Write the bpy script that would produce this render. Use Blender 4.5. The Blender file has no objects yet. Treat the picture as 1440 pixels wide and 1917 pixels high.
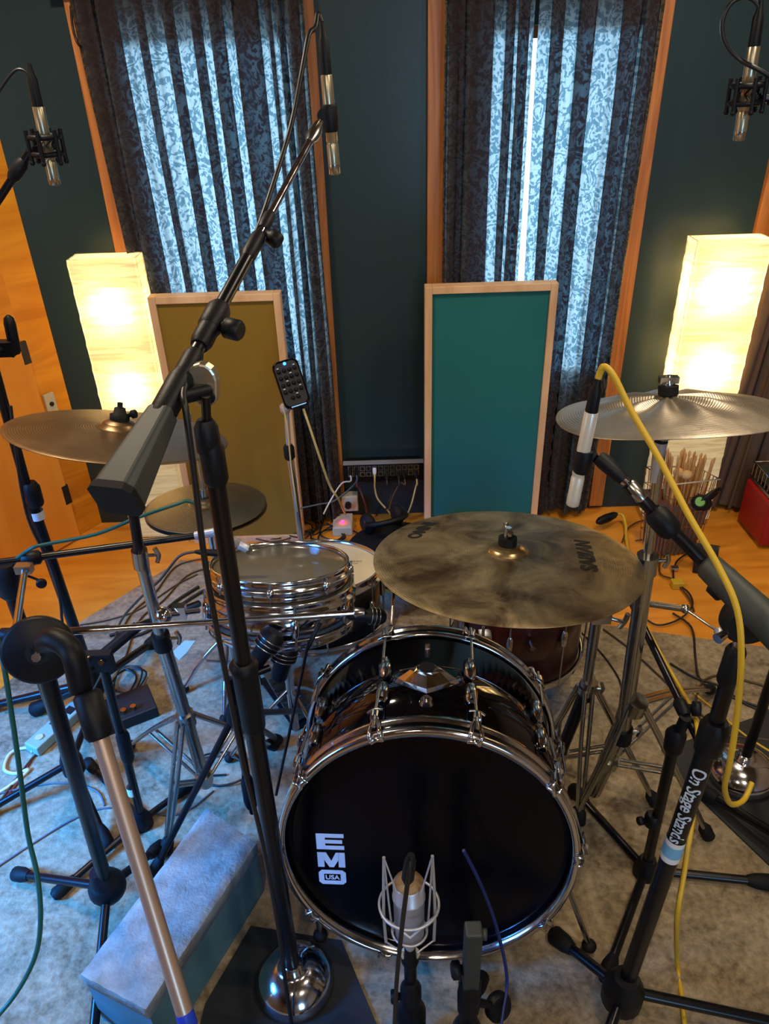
import bpy, math, random
from mathutils import Vector as V, Matrix, Quaternion
random.seed(7)
C = bpy.context.scene.collection
PI = math.pi
# ------------------------------------------------------------------ camera model
F, CX, CY, CAMH, PITCH, ROLL = 1400., 720., 958.5, 1.75, math.radians(31.5), math.radians(1.8)
def ray(px, py):
    x = (px-CX)/F; y = -(py-CY)/F
    c, s = math.cos(ROLL), math.sin(ROLL)
    xr = c*x+s*y; yr = -s*x+c*y
    cp, sp = math.cos(PITCH), math.sin(PITCH)
    return V((xr, cp+yr*sp, -sp+yr*cp))
def G(px, py, z=0.0):            # point of the horizontal plane z seen at a pixel
    r = ray(px, py); t = (z-CAMH)/r.z
    return V((r.x*t, r.y*t, z))
def Q(px, py, y):                # point of the vertical plane y seen at a pixel
    r = ray(px, py); t = y/r.y
    return V((r.x*t, y, CAMH+r.z*t))
def PL(px, py, o, n):            # point of a general plane
    r = ray(px, py); e = V((0, 0, CAMH)); t = (o-e).dot(n)/r.dot(n)
    return e+r*t
def proj(p):
    cp, sp = math.cos(PITCH), math.sin(PITCH)
    dz = p.z-CAMH; d = p.y*cp-dz*sp; u = p.y*sp+dz*cp
    a = p.x/d; b = u/d; c, s = math.cos(ROLL), math.sin(ROLL)
    return CX+F*(c*a-s*b), CY-F*(s*a+c*b)
def online(a, b, py=None, px=None):   # point of the line a-b that shows at a row (or column)
    lo, hi = -3.0, 3.0; best = None
    for i in range(4001):
        t = lo+(hi-lo)*i/4000; p = a+(b-a)*t
        cp, sp = math.cos(PITCH), math.sin(PITCH)
        if p.y*cp-(p.z-CAMH)*sp < .15: continue
        q = proj(p); e = abs(q[1]-py) if py is not None else abs(q[0]-px)
        if best is None or e < best[0]: best = (e, p)
    return best[1]
cam = bpy.data.cameras.new('camera'); co = bpy.data.objects.new('camera', cam); C.objects.link(co)
cam.sensor_width = 36; cam.sensor_fit = 'VERTICAL'; cam.sensor_height = 36; cam.lens = 36*F/1917
cam.clip_start = .02; cam.clip_end = 50
co.location = (0, 0, CAMH)
co.matrix_world = Matrix.Translation((0, 0, CAMH)) @ Matrix.Rotation(PI/2-PITCH, 4, 'X') @ Matrix.Rotation(-ROLL, 4, 'Z')
bpy.context.scene.camera = co

# ------------------------------------------------------------------ materials
def lin(c):
    return tuple((x/12.92 if x <= .04045 else ((x+.055)/1.055)**2.4) for x in [v/255. for v in c])+(1.,)
def mat(name, col, rough=.5, metal=0., noise=0., nscale=20., bump=0., bscale=60., spec=.5, coat=0., rvar=0.):
    m = bpy.data.materials.new(name); m.use_nodes = True; nt = m.node_tree; p = nt.nodes['Principled BSDF']
    c = lin(col); p.inputs['Base Color'].default_value = c
    p.inputs['Roughness'].default_value = rough; p.inputs['Metallic'].default_value = metal
    p.inputs['Specular IOR Level'].default_value = spec
    p.inputs['Coat Weight'].default_value = coat
    tc = nt.nodes.new('ShaderNodeTexCoord')
    if noise > 0 or rvar > 0:
        n = nt.nodes.new('ShaderNodeTexNoise'); n.inputs['Scale'].default_value = nscale; n.inputs['Detail'].default_value = 6
        nt.links.new(tc.outputs['Object'], n.inputs['Vector'])
        if noise > 0:
            r = nt.nodes.new('ShaderNodeValToRGB')
            r.color_ramp.elements[0].position = .3; r.color_ramp.elements[1].position = .7
            r.color_ramp.elements[0].color = tuple(x*(1-noise) for x in c[:3])+(1,)
            r.color_ramp.elements[1].color = tuple(min(1, x*(1+noise)) for x in c[:3])+(1,)
            nt.links.new(n.outputs['Fac'], r.inputs['Fac']); nt.links.new(r.outputs['Color'], p.inputs['Base Color'])
        if rvar > 0:
            q = nt.nodes.new('ShaderNodeMapRange'); q.inputs['To Min'].default_value = max(.02, rough-rvar); q.inputs['To Max'].default_value = rough+rvar
            q.inputs['From Min'].default_value = .3; q.inputs['From Max'].default_value = .7
            nt.links.new(n.outputs['Fac'], q.inputs['Value']); nt.links.new(q.outputs['Result'], p.inputs['Roughness'])
    if bump > 0:
        n2 = nt.nodes.new('ShaderNodeTexNoise'); n2.inputs['Scale'].default_value = bscale; n2.inputs['Detail'].default_value = 4
        nt.links.new(tc.outputs['Object'], n2.inputs['Vector'])
        b = nt.nodes.new('ShaderNodeBump'); b.inputs['Strength'].default_value = bump; b.inputs['Distance'].default_value = .004
        nt.links.new(n2.outputs['Fac'], b.inputs['Height']); nt.links.new(b.outputs['Normal'], p.inputs['Normal'])
    return m
def wood(name, c1, c2, rough=.45, scale=(3, 3, 30), rot=(0, 0, 0), dist=3., ring=False, spec=.4, knots=False):
    m = bpy.data.materials.new(name); m.use_nodes = True; nt = m.node_tree; p = nt.nodes['Principled BSDF']
    tc = nt.nodes.new('ShaderNodeTexCoord'); mp = nt.nodes.new('ShaderNodeMapping')
    mp.inputs['Scale'].default_value = scale; mp.inputs['Rotation'].default_value = rot
    nt.links.new(tc.outputs['Object'], mp.inputs['Vector'])
    n = nt.nodes.new('ShaderNodeTexNoise'); n.inputs['Scale'].default_value = 1.; n.inputs['Detail'].default_value = 8; n.inputs['Distortion'].default_value = dist
    nt.links.new(mp.outputs['Vector'], n.inputs['Vector'])
    r = nt.nodes.new('ShaderNodeValToRGB'); r.color_ramp.elements[0].position = .32; r.color_ramp.elements[1].position = .68
    r.color_ramp.elements[0].color = lin(c1); r.color_ramp.elements[1].color = lin(c2)
    nt.links.new(n.outputs['Fac'], r.inputs['Fac'])
    out = r.outputs['Color']
    if knots:
        vo = nt.nodes.new('ShaderNodeTexVoronoi'); vo.inputs['Scale'].default_value = 5.
        nt.links.new(tc.outputs['Object'], vo.inputs['Vector'])
        k = nt.nodes.new('ShaderNodeMapRange'); k.inputs['From Min'].default_value = .03; k.inputs['From Max'].default_value = .07
        nt.links.new(vo.outputs['Distance'], k.inputs['Value'])
        mx = nt.nodes.new('ShaderNodeMix'); mx.data_type = 'RGBA'
        mx.inputs['A'].default_value = lin((110, 50, 10)); nt.links.new(out, mx.inputs['B']); nt.links.new(k.outputs['Result'], mx.inputs['Factor'])
        out = mx.outputs['Result']
    nt.links.new(out, p.inputs['Base Color'])
    p.inputs['Roughness'].default_value = rough; p.inputs['Specular IOR Level'].default_value = spec
    return m
def emis(name, col, s):
    m = bpy.data.materials.new(name); m.use_nodes = True; nt = m.node_tree; p = nt.nodes['Principled BSDF']
    p.inputs['Base Color'].default_value = lin(col); p.inputs['Emission Color'].default_value = lin(col); p.inputs['Emission Strength'].default_value = s
    return m
M = {}
M['chrome'] = mat('chrome', (205, 205, 210), .13, 1., rvar=.06, nscale=40)
M['steel'] = mat('worn_steel', (176, 174, 168), .24, 1., rvar=.05, nscale=30)
M['brass'] = mat('warm_metal', (190, 150, 110), .25, 1.)
M['black'] = mat('black_enamel', (5, 7, 13), .3, 0., spec=.4)
M['plastic'] = mat('black_plastic', (7, 9, 15), .5, spec=.28, bump=.1, bscale=300)
M['rubber'] = mat('rubber', (8, 9, 11), .7, spec=.3)
M['greyplastic'] = mat('grey_plastic', (44, 50, 47), .55, noise=.1, nscale=30)
M['gloss'] = mat('gloss_black_wrap', (3, 4, 8), .06, spec=.6, coat=.3)
M['head'] = mat('black_drumhead', (3, 4, 10), .2, spec=.16)
M['headwhite'] = mat('coated_drumhead', (205, 195, 170), .6, noise=.06, nscale=14)
M['mahogany'] = wood('mahogany_shell', (48, 14, 10), (92, 30, 20), .25, (4, 4, 1.5), spec=.5)
M['silverpaint'] = mat('silver_lacquer', (190, 190, 195), .4, .6)
M['micsilver'] = mat('satin_nickel', (176, 166, 140), .3, .85, noise=.05)
M['micwhite'] = mat('pale_mic_body', (225, 220, 205), .35, .3)
M['white'] = mat('white_ink', (190, 205, 225), .5)
M['whitetape'] = mat('white_tape', (215, 215, 215), .6)
M['bluetape'] = mat('blue_tape', (25, 60, 190), .45)
M['lightblue'] = mat('blue_label', (110, 170, 205), .5)
M['pine'] = wood('pine_frame', (205, 160, 115), (232, 190, 145), .55, (6, 6, 1.2))
M['trim'] = wood('pine_trim', (160, 92, 40), (205, 130, 66), .4, (14, 14, 1.0), knots=False)
M['ply'] = wood('plywood', (198, 118, 20), (234, 156, 40), .4, (1.0, 1.0, 7.), dist=2.2, knots=True)
M['door'] = wood('door_plywood', (206, 126, 34), (226, 148, 50), .45, (8, 8, .8), dist=1.)
M['floor'] = wood('floor_sheet', (204, 124, 30), (234, 158, 56), .32, (1.6, 9, 1), dist=1.4, spec=.5)
M['wall'] = mat('teal_wall_paint', (36, 53, 54), .33, noise=.05, nscale=3, bump=.06, bscale=90, spec=.35)
M['ceiling'] = mat('ceiling_boards', (110, 92, 72), .7)
M['roomwall'] = mat('room_wall_paint', (140, 122, 100), .7)
M['olive'] = mat('olive_fabric', (136, 104, 26), .9, noise=.06, nscale=300, bump=.3, bscale=500)
M['teal'] = mat('teal_fabric', (22, 104, 104), .9, noise=.06, nscale=300, bump=.3, bscale=500)
M['cord_black'] = mat('black_cable', (16, 16, 18), .45)
M['cord_green'] = mat('green_cable', (14, 78, 66), .45)
M['cord_yellow'] = mat('yellow_cable', (205, 165, 40), .45)
M['cord_white'] = mat('white_cable', (210, 205, 190), .5)
M['cord_cream'] = mat('cream_cable', (205, 180, 110), .5)
M['cord_red'] = mat('dark_red_cable', (110, 35, 40), .5)
M['cord_blue'] = mat('blue_cable', (8, 30, 88), .45)
M['cord_brown'] = mat('brown_cable', (70, 48, 28), .5)
M['cord_grey'] = mat('grey_cable', (80, 90, 100), .5)
M['carpet'] = mat('grey_carpet', (150, 150, 142), .95, noise=.28, nscale=26, bump=.9, bscale=120)
M['carpet_side'] = mat('box_side', (70, 105, 112), .8, noise=.25, nscale=8)
M['mesh'] = mat('tan_mesh', (150, 124, 92), .45, .5, bump=.5, bscale=900)
M['mat'] = mat('black_rubber_mat', (26, 31, 34), .6, noise=.1, nscale=8)
M['red'] = mat('red_plastic', (150, 14, 20), .4)
M['stick'] = wood('maple_stick', (190, 140, 80), (222, 176, 112), .5, (20, 20, 4))
M['mallet'] = mat('felt', (205, 165, 110), .95, bump=.4, bscale=200)
M['green'] = mat('green_accent', (120, 170, 70), .5)
M['beige'] = mat('beige_plastic', (190, 180, 150), .5)
M['strip'] = mat('power_strip_plastic', (140, 160, 150), .5)
M['tapepaper'] = mat('cloth_tape', (150, 190, 185), .7)
M['led_red'] = emis('red_led', (255, 20, 60), 18)
M['led_blue'] = emis('blue_led', (30, 110, 255), 14)
M['bulb'] = emis('warm_bulb', (255, 214, 150), 20)
M['copper'] = mat('satin_boom_tube', (205, 178, 158), .38, .75)
M['darkbronze'] = mat('plate', (35, 35, 38), .5, .5)
# rug
def rug_mat():
    m = mat('rug_wool', (150, 138, 118), .95); nt = m.node_tree; p = nt.nodes['Principled BSDF']
    tc = nt.nodes.new('ShaderNodeTexCoord')
    mp = nt.nodes.new('ShaderNodeMapping'); mp.inputs['Scale'].default_value = (3.2, 7, 1); mp.inputs['Rotation'].default_value = (0, 0, .6)
    nt.links.new(tc.outputs['Object'], mp.inputs['Vector'])
    a = nt.nodes.new('ShaderNodeTexNoise'); a.inputs['Scale'].default_value = 1.; a.inputs['Detail'].default_value = 9; a.inputs['Roughness'].default_value = .7; a.inputs['Distortion'].default_value = .8
    nt.links.new(mp.outputs['Vector'], a.inputs['Vector'])
    b = nt.nodes.new('ShaderNodeTexNoise'); b.inputs['Scale'].default_value = 70; b.inputs['Detail'].default_value = 4
    nt.links.new(tc.outputs['Object'], b.inputs['Vector'])
    mx = nt.nodes.new('ShaderNodeMix'); mx.inputs['Factor'].default_value = .4
    nt.links.new(a.outputs['Fac'], mx.inputs['A']); nt.links.new(b.outputs['Fac'], mx.inputs['B'])
    r = nt.nodes.new('ShaderNodeValToRGB'); r.color_ramp.elements[0].position = .36; r.color_ramp.elements[1].position = .62
    r.color_ramp.elements[0].color = lin((98, 82, 59)); r.color_ramp.elements[1].color = lin((168, 150, 120))
    nt.links.new(mx.outputs['Result'], r.inputs['Fac']); nt.links.new(r.outputs['Color'], p.inputs['Base Color'])
    bp = nt.nodes.new('ShaderNodeBump'); bp.inputs['Strength'].default_value = .7; bp.inputs['Distance'].default_value = .006
    nt.links.new(b.outputs['Fac'], bp.inputs['Height']); nt.links.new(bp.outputs['Normal'], p.inputs['Normal'])
    return m
M['rug'] = rug_mat()
def cymbal_mat(name, c1, c2, rough, patch=5.):
    m = bpy.data.materials.new(name); m.use_nodes = True; nt = m.node_tree; p = nt.nodes['Principled BSDF']
    tc = nt.nodes.new('ShaderNodeTexCoord')
    n = nt.nodes.new('ShaderNodeTexNoise'); n.inputs['Scale'].default_value = patch; n.inputs['Detail'].default_value = 9; n.inputs['Roughness'].default_value = .65; n.inputs['Distortion'].default_value = .8
    nt.links.new(tc.outputs['Object'], n.inputs['Vector'])
    r = nt.nodes.new('ShaderNodeValToRGB'); r.color_ramp.elements[0].position = .34; r.color_ramp.elements[1].position = .68
    r.color_ramp.elements[0].color = lin(c1); r.color_ramp.elements[1].color = lin(c2)
    nt.links.new(n.outputs['Fac'], r.inputs['Fac']); nt.links.new(r.outputs['Color'], p.inputs['Base Color'])
    p.inputs['Metallic'].default_value = .9
    q = nt.nodes.new('ShaderNodeMapRange'); q.inputs['To Min'].default_value = rough-.06; q.inputs['To Max'].default_value = rough+.1
    nt.links.new(n.outputs['Fac'], q.inputs['Value']); nt.links.new(q.outputs['Result'], p.inputs['Roughness'])
    sep = nt.nodes.new('ShaderNodeVectorMath'); sep.operation = 'LENGTH'; nt.links.new(tc.outputs['Object'], sep.inputs[0])
    w = nt.nodes.new('ShaderNodeMath'); w.operation = 'MULTIPLY'; w.inputs[1].default_value = 1400; nt.links.new(sep.outputs['Value'], w.inputs[0])
    s = nt.nodes.new('ShaderNodeMath'); s.operation = 'SINE'; nt.links.new(w.outputs[0], s.inputs[0])
    b = nt.nodes.new('ShaderNodeBump'); b.inputs['Strength'].default_value = .12; b.inputs['Distance'].default_value = .001
    nt.links.new(s.outputs[0], b.inputs['Height'])
    n3 = nt.nodes.new('ShaderNodeTexNoise'); n3.inputs['Scale'].default_value = 28
    nt.links.new(tc.outputs['Object'], n3.inputs['Vector'])
    b2 = nt.nodes.new('ShaderNodeBump'); b2.inputs['Strength'].default_value = .25; b2.inputs['Distance'].default_value = .004
    nt.links.new(n3.outputs['Fac'], b2.inputs['Height']); nt.links.new(b.outputs['Normal'], b2.inputs['Normal'])
    nt.links.new(b2.outputs['Normal'], p.inputs['Normal'])
    return m
M['ride'] = cymbal_mat('dark_hammered_bronze', (84, 66, 46), (182, 164, 124), .46, 9.)
M['bell'] = cymbal_mat('lathed_bell_bronze', (150, 128, 90), (180, 158, 116), .3)
M['bronze'] = cymbal_mat('lathed_bronze', (112, 88, 62), (150, 124, 90), .36, 3.)
M['hat'] = cymbal_mat('old_bronze', (92, 80, 58), (124, 110, 82), .42, 4.)
M['china'] = cymbal_mat('grey_bronze', (142, 132, 116), (196, 184, 164), .40, 3.)
M['ink'] = mat('dark_ink', (14, 13, 10), .6)
# curtain with a woven floral pattern that lets daylight through
def curtain_mat():
    m = bpy.data.materials.new('floral_curtain_cloth'); m.use_nodes = True; nt = m.node_tree
    for n in list(nt.nodes): nt.nodes.remove(n)
    L = nt.links.new; N = nt.nodes.new
    out = N('ShaderNodeOutputMaterial'); tc = N('ShaderNodeTexCoord')
    fl = N('ShaderNodeVectorMath'); fl.operation = 'MULTIPLY'; fl.inputs[1].default_value = (1.25, .1, 1); L(tc.outputs['Object'], fl.inputs[0])
    nz = N('ShaderNodeTexNoise'); nz.inputs['Scale'].default_value = 13; nz.inputs['Detail'].default_value = .6; nz.inputs['Distortion'].default_value = 1.6
    L(fl.outputs['Vector'], nz.inputs['Vector'])
    mu = N('ShaderNodeMath'); mu.operation = 'MULTIPLY'; mu.inputs[1].default_value = 34; L(nz.outputs['Fac'], mu.inputs[0])
    si = N('ShaderNodeMath'); si.operation = 'SINE'; L(mu.outputs[0], si.inputs[0])
    n2 = N('ShaderNodeTexNoise'); n2.inputs['Scale'].default_value = 60; n2.inputs['Detail'].default_value = 1; n2.inputs['Distortion'].default_value = 1.2
    L(fl.outputs['Vector'], n2.inputs['Vector'])
    m2 = N('ShaderNodeMapRange'); m2.inputs['From Min'].default_value = .35; m2.inputs['From Max'].default_value = .65; m2.inputs['To Min'].default_value = -1.3; m2.inputs['To Max'].default_value = 1.3
    L(n2.outputs['Fac'], m2.inputs['Value'])
    a2 = N('ShaderNodeMath'); a2.operation = 'ADD'; L(si.outputs[0], a2.inputs[0]); L(m2.outputs['Result'], a2.inputs[1])
    rr = N('ShaderNodeValToRGB'); rr.color_ramp.elements[0].position = .38; rr.color_ramp.elements[1].position = .58
    rr.color_ramp.elements[0].color = (.075, .155, .20, 1); rr.color_ramp.elements[1].color = (.27, .36, .40, 1)
    mr = N('ShaderNodeMapRange'); mr.inputs['From Min'].default_value = -2; mr.inputs['From Max'].default_value = 2; L(a2.outputs[0], mr.inputs['Value'])
    L(mr.outputs['Result'], rr.inputs['Fac'])
    tr = N('ShaderNodeBsdfTranslucent'); L(rr.outputs['Color'], tr.inputs['Color'])
    di = N('ShaderNodeBsdfDiffuse'); di.inputs['Color'].default_value = lin((54, 44, 41)); di.inputs['Roughness'].default_value = .8
    ash = N('ShaderNodeAddShader'); L(tr.outputs[0], ash.inputs[0]); L(di.outputs[0], ash.inputs[1])
    L(ash.outputs[0], out.inputs['Surface'])
    return m
M['curtain'] = curtain_mat()
def plain_curtain():
    m = bpy.data.materials.new('plain_curtain_cloth'); m.use_nodes = True; nt = m.node_tree; p = nt.nodes['Principled BSDF']
    p.inputs['Base Color'].default_value = lin((96, 76, 62)); p.inputs['Roughness'].default_value = .9
    return m
M['curtain2'] = plain_curtain()
def sheer():
    m = bpy.data.materials.new('blue_sheer_lining'); m.use_nodes = True; nt = m.node_tree
    for n in list(nt.nodes): nt.nodes.remove(n)
    out = nt.nodes.new('ShaderNodeOutputMaterial'); tr = nt.nodes.new('ShaderNodeBsdfTranslucent'); tr.inputs['Color'].default_value = (.03, .3, .62, 1)
    nt.links.new(tr.outputs[0], out.inputs['Surface']); return m
M['sheer'] = sheer()
def paper():
    m = bpy.data.materials.new('rice_paper'); m.use_nodes = True; nt = m.node_tree
    for n in list(nt.nodes): nt.nodes.remove(n)
    L = nt.links.new; N = nt.nodes.new; out = N('ShaderNodeOutputMaterial'); tc = N('ShaderNodeTexCoord')
    mp = N('ShaderNodeMapping'); mp.inputs['Scale'].default_value = (4, 4, 45); L(tc.outputs['Object'], mp.inputs['Vector'])
    n = N('ShaderNodeTexNoise'); n.inputs['Scale'].default_value = 1.6; n.inputs['Detail'].default_value = 5; n.inputs['Distortion'].default_value = .6; L(mp.outputs['Vector'], n.inputs['Vector'])
    r = N('ShaderNodeValToRGB'); r.color_ramp.elements[0].position = .35; r.color_ramp.elements[1].position = .6
    r.color_ramp.elements[0].color = (.56, .43, .21, 1); r.color_ramp.elements[1].color = (.78, .66, .4, 1); L(n.outputs['Fac'], r.inputs['Fac'])
    b = N('ShaderNodeBump'); b.inputs['Strength'].default_value = .6; b.inputs['Distance'].default_value = .004; L(n.outputs['Fac'], b.inputs['Height'])
    tr = N('ShaderNodeBsdfTranslucent'); L(r.outputs['Color'], tr.inputs['Color']); L(b.outputs['Normal'], tr.inputs['Normal'])
    di = N('ShaderNodeBsdfDiffuse'); di.inputs['Color'].default_value = (.6, .52, .36, 1); L(b.outputs['Normal'], di.inputs['Normal'])
    mx = N('ShaderNodeMixShader'); mx.inputs[0].default_value = .4; L(tr.outputs[0], mx.inputs[1]); L(di.outputs[0], mx.inputs[2])
    em = N('ShaderNodeEmission'); em.inputs['Strength'].default_value = LAMP_EM; L(r.outputs['Color'], em.inputs['Color'])
    ad = N('ShaderNodeAddShader'); L(mx.outputs[0], ad.inputs[0]); L(em.outputs[0], ad.inputs[1])
    L(ad.outputs[0], out.inputs['Surface']); return m
LAMP_EM = .30
M['paper'] = paper()
def glass():
    m = bpy.data.materials.new('window_glass'); m.use_nodes = True; nt = m.node_tree
    for n in list(nt.nodes): nt.nodes.remove(n)
    out = nt.nodes.new('ShaderNodeOutputMaterial'); t = nt.nodes.new('ShaderNodeBsdfTransparent'); g = nt.nodes.new('ShaderNodeBsdfGlossy')
    g.inputs['Roughness'].default_value = .02
    mx = nt.nodes.new('ShaderNodeMixShader'); mx.inputs[0].default_value = .06
    nt.links.new(t.outputs[0], mx.inputs[1]); nt.links.new(g.outputs[0], mx.inputs[2]); nt.links.new(mx.outputs[0], out.inputs['Surface']); return m
M['glass'] = glass()
def clearhead():
    m = mat('smoky_clear_drumhead', (120, 112, 88), .18, spec=.6); p = m.node_tree.nodes['Principled BSDF']
    p.inputs['Alpha'].default_value = .62; return m
M['clearhead'] = clearhead()

# ------------------------------------------------------------------ mesh builder
ORG = {}
def frame(d):
    d = d.normalized(); a = V((0, 0, 1)) if abs(d.z) < .95 else V((1, 0, 0))
    u = d.cross(a).normalized(); return u, d.cross(u).normalized()
class MB:
    def __init__(s, mx=None): s.v = []; s.f = []; s.mx = mx; s.flat = set()
    def add(s, vs, fs, flat=False):
        o = len(s.v)
        for p in vs: s.v.append((s.mx @ V(p)) if s.mx is not None else V(p))
        for f in fs:
            if flat: s.flat.add(len(s.f))
            s.f.append(tuple(i+o for i in f))
        return s
    def box(s, c, sz, rot=None):
        c = V(c); x, y, z = [q/2 for q in sz]; vs = [V((a*x, b*y, d*z)) for a in (-1, 1) for b in (-1, 1) for d in (-1, 1)]
        if rot is not None: vs = [rot @ p for p in vs]
        return s.add([c+p for p in vs], [(0, 1, 3, 2), (4, 6, 7, 5), (0, 4, 5, 1), (2, 3, 7, 6), (0, 2, 6, 4), (1, 5, 7, 3)], True)
    def rod(s, a, b, r, r2=None, n=14, caps=True):
        a, b = V(a), V(b); r2 = r if r2 is None else r2; u, w = frame(b-a)
        vs = []
        for p, q in ((a, r), (b, r2)):
            for i in range(n):
                t = 2*PI*i/n; vs.append(p+(u*math.cos(t)+w*math.sin(t))*q)
        s.add(vs, [(i, (i+1) % n, n+(i+1) % n, n+i) for i in range(n)])
        if caps: s.add(vs, [tuple(range(n-1, -1, -1)), tuple(range(n, 2*n))], True)
        return s
    def prof(s, a, b, pr, n=18):      # surface of revolution along a-b: pr = [(t, r)]
        a, b = V(a), V(b); u, w = frame(b-a); vs = []; fs = []
        for t, r in pr:
            for i in range(n):
                q = 2*PI*i/n; vs.append(a+(b-a)*t+(u*math.cos(q)+w*math.sin(q))*max(r, 1e-5))
        for k in range(len(pr)-1):
            for i in range(n): fs.append((k*n+i, k*n+(i+1) % n, (k+1)*n+(i+1) % n, (k+1)*n+i))
        s.add(vs, fs); m = len(pr)-1
        s.add([vs[i] for i in range(n)]+[vs[m*n+i] for i in range(n)], [tuple(range(n-1, -1, -1)), tuple(range(n, 2*n))], True)
        return s
    def tube(s, pts, r, n=8, sub=5, closed=False, r2=None):
        P = [V(p) for p in pts]
        if sub > 1 and len(P) > 2:
            out = []; m = len(P)
            for i in range(m if closed else m-1):
                if closed: p0, p1, p2, p3 = P[(i-1) % m], P[i], P[(i+1) % m], P[(i+2) % m]
                else: p0, p1, p2, p3 = P[max(i-1, 0)], P[i], P[i+1], P[min(i+2, m-1)]
                for k in range(sub):
                    t = k/sub
                    out.append(.5*((2*p1)+(p2-p0)*t+(2*p0-5*p1+4*p2-p3)*t*t+(3*p1-p0-3*p2+p3)*t**3))
            if not closed: out.append(P[-1])
            P = out
        m = len(P); vs = []; fs = []; u = None
        for i in range(m):
            d = (P[(i+1) % m]-P[(i-1) % m]) if closed else (P[min(i+1, m-1)]-P[max(i-1, 0)])
            if d.length < 1e-9: d = V((0, 0, 1))
            d.normalize()
            if u is None: u, w = frame(d)
            else:
                u = (u-d*u.dot(d))
                if u.length < 1e-6: u, w = frame(d)
                u.normalize(); w = d.cross(u)
            q = r if r2 is None else r+(r2-r)*i/(m-1)
            for k in range(n):
                t = 2*PI*k/n; vs.append(P[i]+(u*math.cos(t)+w*math.sin(t))*q)
        for i in range(m if closed else m-1):
            j = (i+1) % m
            for k in range(n): fs.append((i*n+k, i*n+(k+1) % n, j*n+(k+1) % n, j*n+k))
        s.add(vs, fs)
        if not closed: s.add([vs[i] for i in range(n)]+[vs[(m-1)*n+i] for i in range(n)], [tuple(range(n-1, -1, -1)), tuple(range(n, 2*n))], True)
        return s
    def ball(s, c, r, n=14, sz=(1, 1, 1)):
        c = V(c); vs = [c+V((0, 0, r*sz[2]))]; fs = []; m = n//2
        for j in range(1, m):
            a = PI*j/m
            for i in range(n):
                b = 2*PI*i/n; vs.append(c+V((r*sz[0]*math.sin(a)*math.cos(b), r*sz[1]*math.sin(a)*math.sin(b), r*sz[2]*math.cos(a))))
        vs.append(c-V((0, 0, r*sz[2])))
        for i in range(n): fs.append((0, 1+i, 1+(i+1) % n))
        for j in range(m-2):
            for i in range(n): fs.append((1+j*n+i, 1+(j+1)*n+i, 1+(j+1)*n+(i+1) % n, 1+j*n+(i+1) % n))
        k = len(vs)-1; o = 1+(m-2)*n
        for i in range(n): fs.append((k, o+(i+1) % n, o+i))
        return s.add(vs, fs)
    def revo(s, o, nrm, pr, n=64, closed=False, fn=None, a0=0., a1=2*PI):     # pr = [(radius, height)] about the axis nrm at o
        o = V(o); nrm = V(nrm).normalized(); u = (V((1, 0, 0))-nrm*nrm.x).normalized(); w = nrm.cross(u); vs = []; fs = []
        for r, h in pr:
            for i in range(n):
                t = a0+(a1-a0)*i/n; dh = fn(r, t) if fn else 0
                vs.append(o+(u*math.cos(t)+w*math.sin(t))*max(r, 1e-5)+nrm*(h+dh))
        m = len(pr)
        for k in range(m if closed else m-1):
            for i in range(n): fs.append((k*n+i, k*n+(i+1) % n, ((k+1) % m)*n+(i+1) % n, ((k+1) % m)*n+i))
        return s.add(vs, fs)
    def poly(s, pts, th, n):        # flat polygon given a thickness along n
        n = V(n).normalized(); k = len(pts); a = [V(p) for p in pts]; b = [p+n*th for p in a]
        return s.add(a+b, [tuple(range(k-1, -1, -1)), tuple(range(k, 2*k))]+[(i, (i+1) % k, k+(i+1) % k, k+i) for i in range(k)], True)
    def build(s, name, m, parent=None, label=None, origin=None, smooth=True):
        if parent is not None: o = ORG[parent.name]
        elif origin is not None: o = V(origin)
        else:
            mn = [min(p[i] for p in s.v) for i in range(3)]; mxx = [max(p[i] for p in s.v) for i in range(3)]
            o = V(((mn[0]+mxx[0])/2, (mn[1]+mxx[1])/2, mn[2]))
        me = bpy.data.meshes.new(name); me.from_pydata([tuple(p-o) for p in s.v], [], s.f); me.update()
        import bmesh
        bm = bmesh.new(); bm.from_mesh(me); bmesh.ops.recalc_face_normals(bm, faces=bm.faces); bm.to_mesh(me); bm.free()
        if smooth:
            me.polygons.foreach_set('use_smooth', [i not in s.flat for i in range(len(me.polygons))])
        me.materials.append(m)
        ob = bpy.data.objects.new(name, me); C.objects.link(ob)
        if parent is not None: ob.parent = parent
        else: ob.location = o
        ORG[ob.name] = o
        if label: ob['label'] = label
        return ob
def thing(name, label, cat, loc, group=None):
    o = bpy.data.objects.new(name, None); C.objects.link(o); o.location = V(loc); o.empty_display_size = .05
    ORG[o.name] = V(loc); o['label'] = label; o['category'] = cat
    if group: o['group'] = group
    return o
def tag(o, label, cat, group=None):
    o['label'] = label; o['category'] = cat
    if group: o['group'] = group
    return o
def struct(o): o['kind'] = 'structure'; return o
def bev(o, w=.003, seg=2):
    m = o.modifiers.new('bevel', 'BEVEL'); m.width = w; m.segments = seg; m.limit_method = 'ANGLE'; return o
def text_geo(s, size, ext=.0004, bold=0.0, sp=1.0):
    cu = bpy.data.curves.new('t', 'FONT'); cu.body = s; cu.size = size; cu.extrude = ext; cu.offset = bold; cu.space_character = sp; cu.align_x = 'CENTER'; cu.align_y = 'CENTER'; cu.resolution_u = 3
    o = bpy.data.objects.new('t', cu); C.objects.link(o); dg = bpy.context.evaluated_depsgraph_get(); me = bpy.data.meshes.new_from_object(o.evaluated_get(dg))
    vs = [v.co.copy() for v in me.vertices]; fs = [tuple(p.vertices) for p in me.polygons]
    bpy.data.objects.remove(o); bpy.data.curves.remove(cu); bpy.data.meshes.remove(me)
    return vs, fs

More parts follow.
